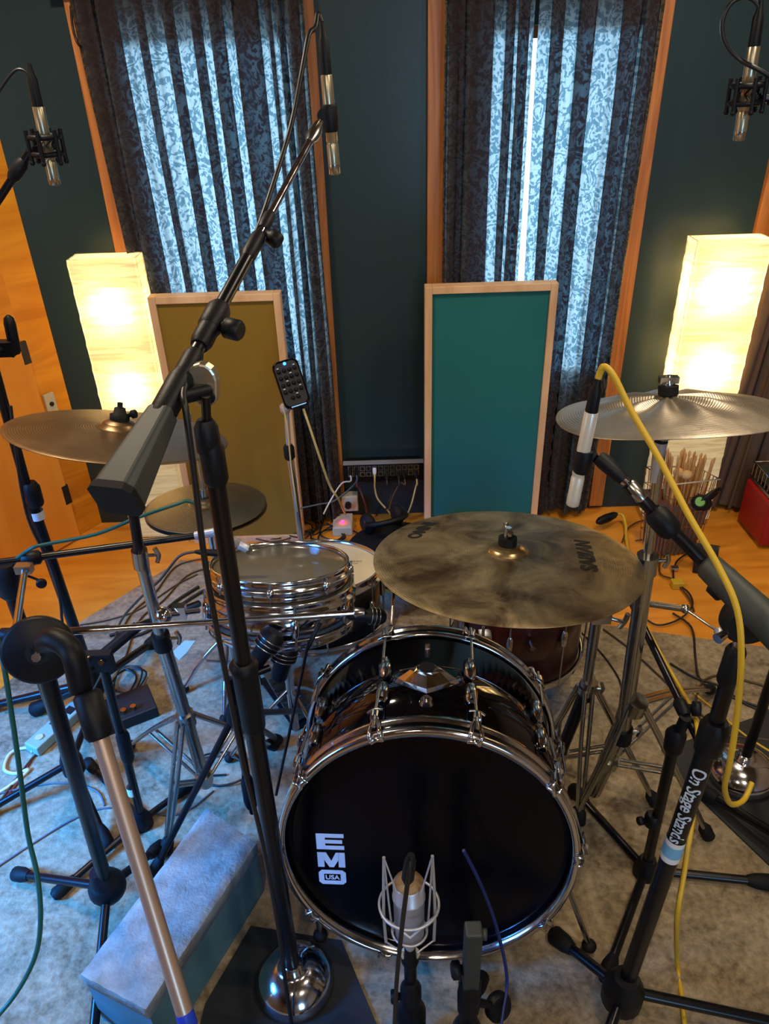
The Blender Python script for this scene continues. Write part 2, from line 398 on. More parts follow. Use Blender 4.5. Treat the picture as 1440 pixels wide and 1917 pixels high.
# ------------------------------------------------------------------ room shell
WY = 2.84
CE = 2.45
cor = V((-1.262, WY, 0)); ld = V((-.55, -.835, 0)).normalized(); lc2 = cor+ld*1.9   # angled plywood wall
def wallbox(name, x0, x1, z0, z1, m=M['wall'], y0=WY, th=.16):
    return struct(MB().box(((x0+x1)/2, y0+th/2, (z0+z1)/2), (x1-x0, th, z1-z0)).build(name, m))
# back wall in one mesh with two window openings (and a third at the right edge)
mb = MB(); xs = [-1.262, -.80, -.225, .31, .885, 1.50, 2.0, 2.4]
def col(x0, x1, z0, z1): mb.box(((x0+x1)/2, WY+.08, (z0+z1)/2), (x1-x0, .16, z1-z0))
ZS, ZT = .66, 1.815
col(-1.45, -.80, 0, CE); col(-.80, -.225, 0, ZS); col(-.80, -.225, ZT, CE); col(-.225, .335, 0, CE); col(.335, .885, 0, ZS); col(.335, .885, ZT, CE)
col(.885, 1.52, 0, CE); col(1.52, 2.0, 0, ZS); col(1.52, 2.0, ZT, CE); col(2.0, 2.5, 0, CE)
struct(mb.build('wall_back', M['wall'], smooth=False))
struct(MB().poly([(-2.9, -3.2, -.1), (2.6, -3.2, -.1), (2.6, 3.1, -.1), (-2.9, 3.1, -.1)], .1, (0, 0, 1)).build('floor', M['floor'], smooth=False))
struct(MB().box((-.15, -.05, CE+.05), (5.5, 6.3, .1)).build('ceiling', M['ceiling'], smooth=False))
nl = V((-.835, .55, 0)).normalized()
struct(MB().poly([cor+V((0, 0, 0)), lc2, lc2+V((0, 0, CE)), cor+V((0, 0, CE))], .12, nl).build('wall_left', M['ply'], smooth=False))
# left side wall with a window the daylight comes through
LX = lc2.x
mb = MB()
def colx(y0, y1, z0, z1): mb.box((LX-.08, (y0+y1)/2, (z0+z1)/2), (.16, y1-y0, z1-z0))
LY0, LY1, LZ0, LZ1 = -.1, .95, .75, 2.0
colx(-3.1, LY0, 0, CE); colx(LY1, lc2.y+.08, 0, CE); colx(LY0, LY1, 0, LZ0); colx(LY0, LY1, LZ1, CE)
struct(mb.build('wall_side', M['roomwall'], smooth=False))
struct(MB().box((2.48, -.05, CE/2), (.16, 6.1, CE)).build('wall_right', M['roomwall'], smooth=False))
mb = MB()
for x0, x1, z0, z1 in ((-2.6, .9, 0, CE), (.9, 1.7, 0, .9), (.9, 1.7, 2.0, CE), (1.7, 2.5, 0, CE)): mb.box(((x0+x1)/2, -3.1, (z0+z1)/2), (x1-x0, .16, z1-z0))
struct(mb.build('wall_front', M['roomwall'], smooth=False))
# windows: frame + pane (+ daylight outside)
def window(name, c, w, h, axis):
    m = MB(); t = .035
    c = V(c); ux = V((1, 0, 0)) if axis == 'x' else V((0, 1, 0))
    def bx(du, dz, su, sz): m.box(c+ux*du+V((0, 0, dz)), ((su, .05, sz) if axis == 'x' else (.05, su, sz)))
    bx(-w/2+t/2, 0, t, h); bx(w/2-t/2, 0, t, h); bx(0, h/2-t/2, w, t); bx(0, -h/2+t/2, w, t)
    o = struct(m.build(name, M['trim'], origin=c, smooth=False))
    MB().box(c, ((w-.06, .006, h-.06) if axis == 'x' else (.006, w-.06, h-.06))).build('pane', M['glass'], o, smooth=False)
    return o
window('window_1', ((-.80-.225)/2, WY+.11, (ZS+ZT)/2), .575, ZT-ZS, 'x')
window('window_2', ((.335+.885)/2, WY+.11, (ZS+ZT)/2), .55, ZT-ZS, 'x')
window('window_3', (1.76, WY+.11, (ZS+ZT)/2), .48, ZT-ZS, 'x')
window('window_4', (LX-.08, (LY0+LY1)/2, (LZ0+LZ1)/2), LY1-LY0, LZ1-LZ0, 'y')
window('window_5', (1.3, -3.1, 1.45), .8, 1.1, 'x')
# pine casing boards beside the windows
for i, (x0, x1) in enumerate(((-.945, -.885), (-.232, -.172), (.186, .243), (.905, .962), (1.375, 1.455))):
    struct(bev(MB().box(((x0+x1)/2, WY-.012, 1.2), (x1-x0, .024, 2.36)).build('trim_%d' % (i+1), M['trim'], smooth=False), .002))
# door in the plywood wall
def LW(s, z, off=0.): return cor+ld*s+V((0, 0, z))-nl*off
ds = (V((-1.354, 2.739, 0))-cor).length
zl = PL(40, 656, cor-nl*.02, nl).z
dr = struct(MB().poly([LW(ds, .012, .001), LW(ds+.86, .012, .001), LW(ds+.86, zl, .001), LW(ds, zl, .001)], .03, -nl).build('door_1', M['door'], smooth=False))
dr2 = struct(MB().poly([LW(ds, zl+.006, .001), LW(ds+.86, zl+.006, .001), LW(ds+.86, 2.05, .001), LW(ds, 2.05, .001)], .012, -nl).build('door_2', M['ply'], smooth=False))
def onwall(px, py, off=0.): return PL(px, py, cor-nl*off, nl)
for px, py in ((44, 660), (122, 925)):
    p = onwall(px, py, .02); MB().box(p-nl*.006, (.03, .012, .085), nl.to_track_quat('Y', 'Z').to_matrix()).build('hinge', M['darkbronze'], dr, 'dark steel hinge')
p = onwall(93, 755, .002)
pl = bev(MB().box(p-nl*.006, (.045, .012, .085), nl.to_track_quat('Y', 'Z').to_matrix()).build('outlet_plate', M['beige']), .002)
tag(pl, 'small beige wall plate on the plywood wall beside the door', 'wall plate')
MB().rod(p-nl*.010, p-nl*.016, .009).build('socket', M['darkbronze'], pl)
# rug
rp = [(-.84, 2.52), (-1.15, 2.11), (-1.27, 1.83), (-1.95, .2), (-1.95, -.9), (2.3, -.9), (2.3, 1.58), (1.29, 1.89), (.6, 2.08), (-.1, 2.29)]
rug = MB().poly([(x, y, .0) for x, y in rp], .007, (0, 0, 1)).build('rug', M['rug'], smooth=False)
tag(rug, 'large mottled grey-beige rug under the drum kit', 'rug')
FZ = .007

# ------------------------------------------------------------------ curtains
def curtain(name, label, spans, x0, x1, y, ztop=1.93, zbot=.03, flare=None, m=M['curtain'], amp=.010):
    """spans = dark intervals where the cloth is folded three layers thick"""
    path = []; x = x0; ph = random.random()*6
    def fwd(a, b, yo, n):
        for i in range(n): path.append((a+(b-a)*i/n, yo))
    for (a, b) in spans:
        n = max(3, int((a-x)/.008)); 
        for i in range(n):
            t = i/n; path.append((x+(a-x)*t, amp*.8*math.sin(PI*t)))
        w = b-a
        k = 5
        for i in range(k): t = i/k; path.append((a+w*t, -.002-.012*math.sin(PI*t*.5)))
        for i in range(k): t = i/k; path.append((b+w*.05-w*1.1*t, -.014+.014*t*0+ .006*math.sin(PI*t)-.004))
        for i in range(k): t = i/k; path.append((a-w*.05+w*1.05*t, -.030+.028*t))
        x = b
    n = max(3, int((x1-x)/.008))
    for i in range(n+1): t = i/n; path.append((x+(x1-x)*t, amp*.8*math.sin(PI*t)))
    rows = 26; vs = []; fs = []; K = len(path); xm = (x0+x1)/2
    for r in range(rows+1):
        s = r/rows; z = ztop+(zbot-ztop)*s
        for j, (px, yo) in enumerate(path):
            u = (px-x0)/(x1-x0)
            X = px
            if flare: X = (x0+flare[0]*s**1.3)*(1-u)+(x1+flare[1]*s**1.3)*u+(px-(x0*(1-u)+x1*u))
            g = .35+.65*min(1, s*6)
            vs.append(V((X+.004*math.sin(z*5+px*40)*s, y-.012+yo*g+.010*math.sin(px*95+ph+.5*math.sin(z*3))*(.4+.6*s)+.006*math.sin(px*220+z*2), z)))
    for r in range(rows):
        for j in range(K-1): fs.append((r*K+j, r*K+j+1, (r+1)*K+j+1, (r+1)*K+j))
    b = MB(); b.add(vs, fs); o = b.build(name, m); o['label'] = label; o['category'] = 'curtain'
    return o
CYY = WY-.055
curtain('curtain', 'dark floral curtain over the left window, behind the olive acoustic panel',
        [(-.895, -.845), (-.835, -.772), (-.716, -.692), (-.632, -.600), (-.549, -.520), (-.492, -.45), (-.415, -.342), (-.312, -.300), (-.28, -.262), (-.245, -.215)], -.91, -.20, CYY, flare=(.06, .02))
curtain('curtain', 'dark floral curtain panel left of the bright gap, behind the teal acoustic panel',
        [(.25, .30), (.305, .385), (.425, .452), (.462, .496)], .235, .513, CYY, flare=(0, .002))
curtain('curtain', 'dark floral curtain panel right of the bright gap, hanging beside the teal acoustic panel',
        [(.566, .602), (.652, .705), (.785, .845), (.855, .90)], .527, .915, CYY, flare=(.02, -.03))
curtain('curtain', 'plain brown curtain at the right edge, beside the right paper lamp',
        [(1.47, 1.54), (1.58, 1.65), (1.7, 1.76)], 1.43, 1.95, CYY, flare=(-.09, -.1), m=M['curtain2'], amp=.03)
# blue lining showing through beside the gap
b = MB(); pts = [Q(1004, 210, WY-.02), Q(1030, 190, WY-.02), Q(1032, 300, WY-.02), Q(1022, 440, WY-.02), Q(1004, 440, WY-.02)]
ro = thing('curtain_rod', 'black curtain rod with gathered curtains over the left window', 'curtain rod', (-.55, CYY, 1.93))
MB().rod((-.99, CYY-.0, 1.935), (-.14, CYY-.0, 1.935), .009).build('rod', M['black'], ro)
b = MB(); b.tube([V((-.915, CYY-.0, 1.9)), V((-.915, CYY-.02, 1.84)), V((-.905, CYY-.03, 1.80)), V((-.895, CYY-.01, 1.79))], .004, 6); b.build('end_hook', M['black'], ro)
ro = thing('curtain_rod', 'black curtain rod with gathered curtains over the window right of centre', 'curtain rod', (.58, CYY, 1.93))
MB().rod((.17, CYY-.0, 1.935), (.99, CYY-.0, 1.935), .009).build('rod', M['black'], ro)

# ------------------------------------------------------------------ acoustic panels
def panel(label, x0, x1, ztop, fabric, y):
    t = thing('acoustic_panel', label, 'acoustic panel', ((x0+x1)/2, y, 0)); w = .026; d = .05
    zc = ztop/2; f = MB()
    f.box((x0+w/2, y, zc), (w, d, ztop)); f.box((x1-w/2, y, zc), (w, d, ztop)); f.box(((x0+x1)/2, y, ztop-w/2), (x1-x0-2*w, d, w)); f.box(((x0+x1)/2, y, w/2), (x1-x0-2*w, d, w))
    bev(f.build('frame', M['pine'], t, smooth=False), .002)
    bev(MB().box(((x0+x1)/2, y, zc), (x1-x0-2*w+.002, d-.022, ztop-2*w+.002)).build('fabric', fabric, t, smooth=False), .003)
PY = WY-.17
a = Q(275, 557, PY-.025); b_ = Q(524, 549, PY-.025); panel('tall olive-yellow fabric acoustic panel in a pale pine frame, under the left window', a.x, b_.x, a.z, M['olive'], PY)
a = Q(796, 538, PY-.025); b_ = Q(1047, 528, PY-.025); panel('tall teal fabric acoustic panel in a pale pine frame, right of centre', a.x, b_.x, a.z, M['teal'], PY)

# ------------------------------------------------------------------ paper floor lamps
def lamp(label, x0, x1, y0, ztop, e):
    w = x1-x0; dp = .10; c = V(((x0+x1)/2, y0+dp/2, 0)); t = thing('floor_lamp', label, 'floor lamp', c)
    b = MB(); n = 24; rows = 60; vs = []; fs = []
    sq = []
    for k in range(4):
        for i in range(n):
            u = i/n*2-1; sq.append([(u, -1), (1, u), (-u, 1), (-1, -u)][k])
    K = len(sq)
    for r in range(rows+1):
        z = .035+(ztop-.035)*r/rows
        for j, (a, d) in enumerate(sq):
            q = 1+.012*math.sin(r*1.9+j*.35)*math.sin(j*.21+r*.6)-.004
            vs.append(V((c.x+a*w/2*q, c.y+d*dp/2*q, z)))
    for r in range(rows):
        for j in range(K): fs.append((r*K+j, r*K+(j+1) % K, (r+1)*K+(j+1) % K, (r+1)*K+j))
    fs.append(tuple(rows*K+j for j in range(K)))
    b.add(vs, fs); b.build('lamp_shade', M['paper'], t)
    f = MB()
    for a, d in ((-1, -1), (1, -1), (1, 1), (-1, 1)): f.rod((c.x+a*(w/2-.008), c.y+d*(dp/2-.008), 0), (c.x+a*(w/2-.008), c.y+d*(dp/2-.008), ztop), .003, n=6)
    for z in (.03, ztop-.003):
        for (a, d, a2, d2) in ((-1, -1, 1, -1), (1, -1, 1, 1), (1, 1, -1, 1), (-1, 1, -1, -1)): f.rod((c.x+a*(w/2-.006), c.y+d*(dp/2-.006), z), (c.x+a2*(w/2-.006), c.y+d2*(dp/2-.006), z), .003, n=6)
    f.build('wire_frame', M['steel'], t)
    MB().rod((c.x, c.y, 0), (c.x, c.y, .88), .006).build('stem', M['steel'], t)
    for z in (.62, .92):
        MB().ball((c.x+.0, c.y, z+.03), .028).build('bulb', M['bulb'], t)
        l = bpy.data.lights.new('bulb_light', 'POINT'); l.energy = e; l.color = (1., .80, .50); l.shadow_soft_size = .03
        lo = bpy.data.objects.new('bulb_light', l); C.objects.link(lo); lo.location = (c.x, c.y-.0, z+.08)
LY = 2.66
a = Q(123, 487, LY); a2 = Q(252, 475, LY)
lamp('tall square paper floor lamp glowing warm at the left, beside the olive panel', a.x, a2.x, LY, a2.z-.015, 3.6)
a = Q(1310, 438, LY)
lamp('tall square paper floor lamp glowing brightly at the right edge, behind the crinkled cymbal', a.x, a.x+.262, LY, a.z-.025, 6.5)

# ------------------------------------------------------------------ lights
def area(name, loc, rot, sx, sy, e, col):
    l = bpy.data.lights.new(name, 'AREA'); l.shape = 'RECTANGLE'; l.size = sx; l.size_y = sy; l.energy = e; l.color = col
    o = bpy.data.objects.new(name, l); C.objects.link(o); o.location = loc; o.rotation_euler = rot; return o
DAY = (.58, .80, 1.)
area('daylight', (0, WY+5, 1.35), (-PI/2, 0, 0), 1.0, 1.0, 460, DAY)
dl = area('daylight', (LX-.3, (LY0+LY1)/2, (LZ0+LZ1)/2+.15), (0, 0, 0), .7, .7, 46, (.012, .27, .95)); dl.data.spread = math.radians(52)
dl.rotation_euler = V((1.55, .85, -1.5)).to_track_quat('-Z', 'Z').to_euler()
area('daylight', (1.3, -3.3, 1.45), (PI/2, 0, 0), .8, 1.1, 50, (.3, .6, 1.))
w = bpy.data.worlds.new('world'); bpy.context.scene.world = w; w.use_nodes = True
w.node_tree.nodes['Background'].inputs[0].default_value = (.6, .82, 1, 1); w.node_tree.nodes['Background'].inputs[1].default_value = 2.2
# room ceiling lamps; last two are added over the kit to brighten the floor
for i, (x, y) in enumerate(((-.35, -.55), (.75, -.55), (.95, .75), (-.9, 1.7), (1.0, 1.9))):
    t = thing('room_and_fill_lamp', ['round ceiling lamp behind the camera on the left', 'round ceiling lamp behind the camera on the right', 'round ceiling lamp above the right front stands', 'added round fill lamp on the ceiling above the left crash cymbal', 'added round fill lamp on the ceiling above the stick basket'][i], 'ceiling lamp', (x, y, CE))
    MB().revo((x, y, CE), (0, 0, -1), [(.0, .0), (.10, 0), (.10, .03), (.085, .035), (.085, .02), (0, .02)], 32).build('housing', M['white'], t)
    l = area('room_and_fill_light', (x, y, CE-.04), (0, 0, 0), .14, .14, [13, 11, 10, 19, 12][i], (1., .83, .62)); l.data.shape = 'DISK'
#@@PART2

# ------------------------------------------------------------------ generic hardware
def cable(label, pts, r, m, name='cable', cat='cable', group=None, sub=5):
    o = MB().tube(pts, r, 6, sub).build(name, m); return tag(o, label, cat, group)
def tripod(t, hub, feet, r, m, hr=.03, hh=.05, foot=M['rubber']):
    hub = V(hub); MB().prof(hub-V((0, 0, hh)), hub+V((0, 0, hh)), [(0, hr*.7), (.15, hr), (.6, hr), (1, hr*.6)]).build('hub', M['plastic'], t)
    for f in feet:
        f = V(f); d = (f-hub); d.normalize(); a = hub+d*hr*.6
        lg = MB().rod(a, f, r).build('leg', m, t)
        MB().prof(f-d*.05, f+d*.012, [(0, r*1.15), (.3, r*1.7), (.85, r*1.9), (1, r*1.2)], 12).build('rubber_foot', foot, lg)
def cymbal_geo(o, n, R, bell_r, bell_h, bow, edge=.0009, fn=None, seg=96):
    pr = []
    top = lambda r: (bow*(1-(r/R)**1.6)+(bell_h*math.sqrt(max(0, 1-(r/bell_r)**2)) if r < bell_r else 0))
    rs = [.004]+[bell_r*k/8 for k in range(1, 9)]+[bell_r+(R-bell_r)*k/16 for k in range(1, 17)]
    for r in rs: pr.append((r, top(r)))
    pr.append((R+.0006, -edge*.5))
    for r in reversed(rs): pr.append((r, top(r)-edge*1.6))
    return MB().revo(o, n, pr, seg, fn=fn), top
def wingnut(t, o, n, s=1., m=M['steel'], felt=True, name='wing_nut'):
    n = V(n).normalized(); o = V(o)
    if felt: MB().rod(o, o+n*.014*s, .016*s).build('felt_washer', M['rubber'], t)
    b = MB(); b.rod(o+n*.012*s, o+n*.032*s, .008*s, .006*s); u, w = frame(n)
    for sg in (-1, 1): b.tube([o+n*.018*s+u*sg*.006*s, o+n*.026*s+u*sg*.018*s, o+n*.032*s+u*sg*.022*s], .005*s, 6, 4)
    b.build(name, m, t)
def knob(t, c, d, r, h, m=M['plastic'], name='knob'):
    d = V(d).normalized(); c = V(c)
    return MB().prof(c, c+d*h, [(0, r*.5), (.3, r*.55), (.35, r), (.9, r), (1, r*.8)], 16).build(name, m, t)

# ------------------------------------------------------------------ bass drum
bc = V((.0645, .94, .352+FZ)); bn = V((-.082, -.98, .178)).normalized(); BR = .3065; BL = .37
bz = bn; bx_ = V((0, 0, 1)).cross(bz)*-1; bx_ = (V((1, 0, 0))-bz*bz.x).normalized(); by_ = bz.cross(bx_)
BM = Matrix(((bx_.x, by_.x, bz.x, bc.x), (bx_.y, by_.y, bz.y, bc.y), (bx_.z, by_.z, bz.z, bc.z), (0, 0, 0, 1)))
if by_.z < 0: by_ = -by_
bd = thing('bass_drum', 'large gloss black bass drum with chrome hoops and a black front head lettered EMO', 'drum', (bc.x, bc.y+.18, FZ))
MB(BM).revo((0, 0, 0), (0, 0, 1), [(BR-.018, -.035), (BR-.018, -BL+.02), (BR-.024, -BL+.02), (BR-.024, -.035)], 96, closed=True).build('shell', M['gloss'], bd)
hd = MB(BM).revo((0, 0, 0), (0, 0, 1), [(0, -.010), (BR-.03, -.010), (BR-.012, -.014), (BR-.012, -.03), (BR-.03, -.02), (0, -.014)], 96).build('front_head', M['head'], bd, 'black front head with white EMO lettering')
MB(BM).revo((0, 0, 0), (0, 0, 1), [(0, -BL+.012), (BR-.015, -BL+.012), (BR-.015, -BL+.006), (0, -BL+.006)], 96).build('rear_head', M['headwhite'], bd)
def hoop(z0, z1, name):
    pr = [(BR-.012, z0), (BR-.004, z0-.0), (BR+.002, z0+.003), (BR+.002, z0+(z1-z0)*.30), (BR-.004, z0+(z1-z0)*.36), (BR-.004, z0+(z1-z0)*.62), (BR+.001, z0+(z1-z0)*.68), (BR+.001, z1-.003), (BR-.004, z1), (BR-.014, z1)]
    return MB(BM).revo((0, 0, 0), (0, 0, 1), pr, 120, closed=True).build(name, M['chrome'], bd)
hoop(-.036, .012, 'front_hoop'); hoop(-BL-.012, -BL+.028, 'rear_hoop')
for z0, z1, nm in ((-.0222, -.0062, 0), (-BL+.0024, -BL+.0146, 1)):
    MB(BM).revo((0, 0, 0), (0, 0, 1), [(BR-.0036, z0), (BR-.003, z0), (BR-.003, z1), (BR-.0036, z1)], 96, closed=True).build('hoop_inlay', M['gloss'], bd)
def onb(r, a, z): return BM @ V((r*math.sin(a), r*math.cos(a), z))
for side in (0, 1):
    for k in range(10):
        a = math.radians(18+36*k)
        zc = -.012 if side == 0 else -BL+.012; sg = -1 if side == 0 else 1
        zl_ = zc+sg*.115
        b = MB(); r0 = BR+.004
        # claw: curved bracket over the hoop
        for da in (-.034, .034): b.tube([onb(BR-.012, a+da, zc-sg*.026), onb(BR+.006, a+da, zc-sg*.024), onb(r0+.004, a+da*.7, zc+sg*.0), onb(r0+.010, a, zc+sg*.022)], .0045, 8, 4)
        b.rod(onb(r0+.010, a, zc+sg*.012), onb(r0+.010, a, zc+sg*.03), .009)
        b.tube([onb(BR-.010, a-.04, zc-sg*.026), onb(BR-.006, a, zc-sg*.027), onb(BR-.010, a+.04, zc-sg*.026)], .0055, 8, 4)
        cl = b.build('hoop_claw', M['chrome'], bd)
        MB().rod(onb(r0+.011, a, zc-sg*.012), onb(r0+.006, a, zl_), .0034, n=8).build('tension_rod', M['steel'], cl)
        hndl = MB(); c0 = onb(r0+.011, a, zc-sg*.012)
        hndl.tube([onb(r0+.011, a-.05, zc+sg*.034), onb(r0+.014, a, zc+sg*.036), onb(r0+.011, a+.05, zc+sg*.034)], .003, 6, 3)
        hndl.build('t_handle', M['steel'], cl)
        lg = MB(); ra = BR-.018
        lg.prof(onb(ra+.008, a, zl_-sg*.022), onb(ra+.010, a, zl_+sg*.048), [(0, .006), (.12, .013), (.5, .0145), (.85, .012), (1, .004)], 14)
        lg.prof(onb(ra+.016, a, zl_-sg*.018), onb(ra+.012, a, zl_+sg*.03), [(0, .007), (.3, .009), (1, .003)], 10)
        lg.build('lug', M['chrome'], bd)
# diamond mount plate on top of the shell
b = MB(BM); rt = BR-.018; zc = -BL*.50
rings = [(.066, .000), (.060, .009), (.034, .026), (.022, .030), (.020, .022), (.0, .018)]
vs = []; fs = []; nq = 16
for k, (r, h) in enumerate(rings):
    for i in range(nq):
        t = 2*PI*i/nq; c_, s_ = math.cos(t), math.sin(t)
        q = 1/(abs(c_)**1.15+abs(s_)**1.15)**(1/1.15) if k < 3 else 1.0
        X = r*q*c_*(1. if k >= 3 else 1.05); Z = r*q*s_*(1. if k >= 3 else .8)
        vs.append(V((X, math.sqrt(max(rt*rt-X*X, 0))+h-.001, zc+Z)))
for k in range(len(rings)-1):
    for i in range(nq): fs.append((k*nq+i, k*nq+(i+1) % nq, (k+1)*nq+(i+1) % nq, (k+1)*nq+i))
b.add(vs, fs, True); tm = b.build('tom_mount_plate', M['chrome'], bd, smooth=False)
MB(BM).rod((0, rt+.028, zc), (0, rt+.0295, zc), .017).build('mount_hole', M['rubber'], tm)
b = MB(BM); b.rod((0, rt+.012, zc-.072), (0, rt+.032, zc-.072), .006); b.box((0, rt+.03, zc-.072), (.010, .022, .006)); b.build('mount_screw', M['chrome'], tm)
b = MB(BM); b.rod((0, rt-.002, zc+.085), (0, rt+.01, zc+.085), .016, .012); b.rod((0, rt+.008, zc+.085), (0, rt+.016, zc+.085), .006); b.build('vent_badge', M['chrome'], bd)
# spurs
for (pa, pf, ft) in (((.29, .05), (1140, 1790), 0), ((-.29, .05), (640, 1840), 0)):
    st = onb(BR-.01, PI/2*(1 if pa[0] > 0 else -1)*1.22, -.10); f = G(1103, 1770, FZ+.012) if pa[0] > 0 else G(600, 1750, FZ+.012)
    sp = MB().rod(st, f, .006).build('spur', M['steel'], bd)
    MB().ball(f, .017, sz=(1, 1, .7)).build('rubber_foot', M['rubber'], sp)
    MB().box(st, (.03, .05, .03)).build('spur_bracket', M['chrome'], sp)
# lettering on the head
ho = BM @ V((0, 0, -.0095))
def onhead(px, py): p = BM.inverted() @ PL(px, py, ho, bz); return p.x, p.y
def flat_letters(polys, name, m, lift=.0006, parent=hd):
    b = MB(BM)
    for pg in polys: b.poly([V((x, y, -.0098)) for x, y in pg], lift, (0, 0, 1))
    return b.build(name, m, parent, smooth=False)
def quad(px0, py0, px1, py1):   # pixel box to head-plane rectangle mapper
    a = onhead(px0, py0); c = onhead(px1, py1)
    return lambda u, v: (a[0]+(c[0]-a[0])*u, a[1]+(c[1]-a[1])*v)
e = quad(588, 1561, 640, 1589)
W1 = onhead(640, 1561)[0]-onhead(588, 1561)[0]; x0 = onhead(592, 1575)[0]
def rect(x, y, w_, h_): return [(x, y), (x+w_, y), (x+w_, y+h_), (x, y+h_)]
yE0, yE1 = onhead(615, 1590)[1], onhead(615, 1561)[1]; hE = yE1-yE0
flat_letters([rect(x0, yE0, W1*.32, hE), rect(x0+W1*.32, yE0, W1*.68, hE*.24), rect(x0+W1*.32, yE0+hE*.39, W1*.62, hE*.22), rect(x0+W1*.32, yE0+hE*.76, W1*.68, hE*.24)], 'letter_e', M['white'])
yM0, yM1 = onhead(618, 1623)[1], onhead(618, 1596)[1]; hM = yM1-yM0
flat_letters([rect(x0, yM0, W1*.24, hM), rect(x0+W1*.76, yM0, W1*.24, hM),
              [(x0+W1*.22, yM0+hM), (x0+W1*.22, yM0+hM*.55), (x0+W1*.42, yM0), (x0+W1*.58, yM0), (x0+W1*.5, yM0+hM*.42), (x0+W1*.32, yM0+hM)],
              [(x0+W1*.5, yM0+hM*.42), (x0+W1*.58, yM0), (x0+W1*.78, yM0+hM*.55), (x0+W1*.78, yM0+hM), (x0+W1*.68, yM0+hM)]], 'letter_m', M['white'])
yO0, yO1 = onhead(622, 1655)[1], onhead(622, 1629)[1]; hO = yO1-yO0
c = .12*W1
flat_letters([[(x0+c, yO0), (x0+W1-c, yO0), (x0+W1, yO0+c), (x0+W1, yO1-c), (x0+W1-c, yO1), (x0+c, yO1), (x0, yO1-c), (x0, yO0+c)]], 'letter_o', M['white'])
flat_letters([rect(x0+W1*.20, yO0+hO*.28, W1*.6, hO*.46)], 'letter_counter', M['head'], .0009)
vs, fs = text_geo('USA', hO*.42, .0002, .0004)
MB(BM).add([V((p.x+x0+W1*.5, p.y+yO0+hO*.5, -.0098+.0012+p.z)) for p in vs], fs, True).build('usa_text', M['white'], hd, smooth=False)

# ------------------------------------------------------------------ cymbals
def cym_thing(name, label, o, n, R, br, bh, bow, m, mb_=None, fn=None, cat='cymbal'):
    o = V(o); n = V(n).normalized(); t = thing(name, label, cat, o)
    g, top = cymbal_geo(o-n*bow*.5, n, R, br, bh, bow, fn=fn)
    u = (V((1, 0, 0))-n*n.x).normalized(); w_ = n.cross(u)
    g.build('bronze_disc', m, t)
    if mb_ is not None:
        MB().revo(o-n*bow*.5+n*.0006, n, [(.004, top(.004))]+[(br*k/8, top(br*k/8)) for k in range(1, 9)], 48).build('bell', mb_, t, 'lathed golden bell')
    return t, o-n*bow*.5, n, u, w_, top
def cym_text(t, base, n, u, w_, top, s, size, ang, rad, rot, m=M['ink'], bold=.0012):
    vs, fs = text_geo(s, size, .0001, bold); b = MB(); ca, sa = math.cos(ang), math.sin(ang); cr, sr = math.cos(rot), math.sin(rot); out = []
    for p in vs:
        x = rad*ca+p.x*cr-p.y*sr; y = rad*sa+p.x*sr+p.y*cr
        out.append(base+u*x+w_*y+n*(top(math.hypot(x, y))+.0007+(.0004 if p.z > 0 else 0)))
    b.add(out, fs, True).build('lettering', m, t, smooth=False)
rc, rn = V((.2415, 1.226, .888)), V((.0285, .1715, .985))
rt_ = cym_thing('ride_cymbal', 'big dark patinated ride cymbal with golden bell over the bass drum', rc, rn, .2665, .038, .014, .020, M['ride'], M['bell'])
t, base, n, u, w_, top = rt_
cym_text(t, base, n, u, w_, top, 'SABIAN', .044, -.0, .160, PI/2-.15, bold=.0016)
cym_text(t, base, n, u, w_, top, 'OMNI', .040, 2.42, .214, 1.12, bold=.0016)
wingnut(t, base+n*(top(0)), n, 1.15)
cl_ = cym_thing('crash_cymbal', 'brown lathed crash cymbal on the left, in front of the plywood wall', (-.494, 1.288, 1.159), (.169, .221, .96), .2, .034, .016, .014, M['bronze'])
t, base, n, u, w_, top = cl_
MB().prof(base+n*(top(0)-.004), base+n*(top(0)+.03), [(0, .018), (.35, .018), (.4, .012), (.7, .010), (.75, .005), (1, .005)]).build('felt_washer', M['rubber'], t)
knob(t, base+n*(top(0)+.006)+V((.018, 0, 0)), (1, 0, .2), .008, .014, M['rubber'], 'wing_nut')
def crink(r, a):
    k = max(0, 1-abs(r-.075)/.075); return .006*k*math.sin(9*a+1)+.004*math.sin(3*a+.5)*(r/.2)**2-.010*(r/.2)**2*math.cos(a)*0
cr_ = cym_thing('effects_cymbal', 'grey crinkled cymbal with radiating ridges on the right, before the bright paper lamp', (.525, 1.262, 1.188), (-.06, .215, .97), .2, .012, .002, .034, M['china'], fn=crink)
t, base, n, u, w_, top = cr_
MB().rod(base+n*(top(0)), base+n*(top(0)+.016), .018).build('felt_washer', M['rubber'], t)
MB().rod(base+n*(top(0)+.015), base+n*(top(0)+.021), .009).build('spacer', M['steel'], t)
b = MB(); cc = base+n*(top(0)+.027); b.box(cc, (.034, .014, .012)); b.rod(cc-n*.006, cc+n*.008, .007); b.build('wing_nut', M['steel'], t)
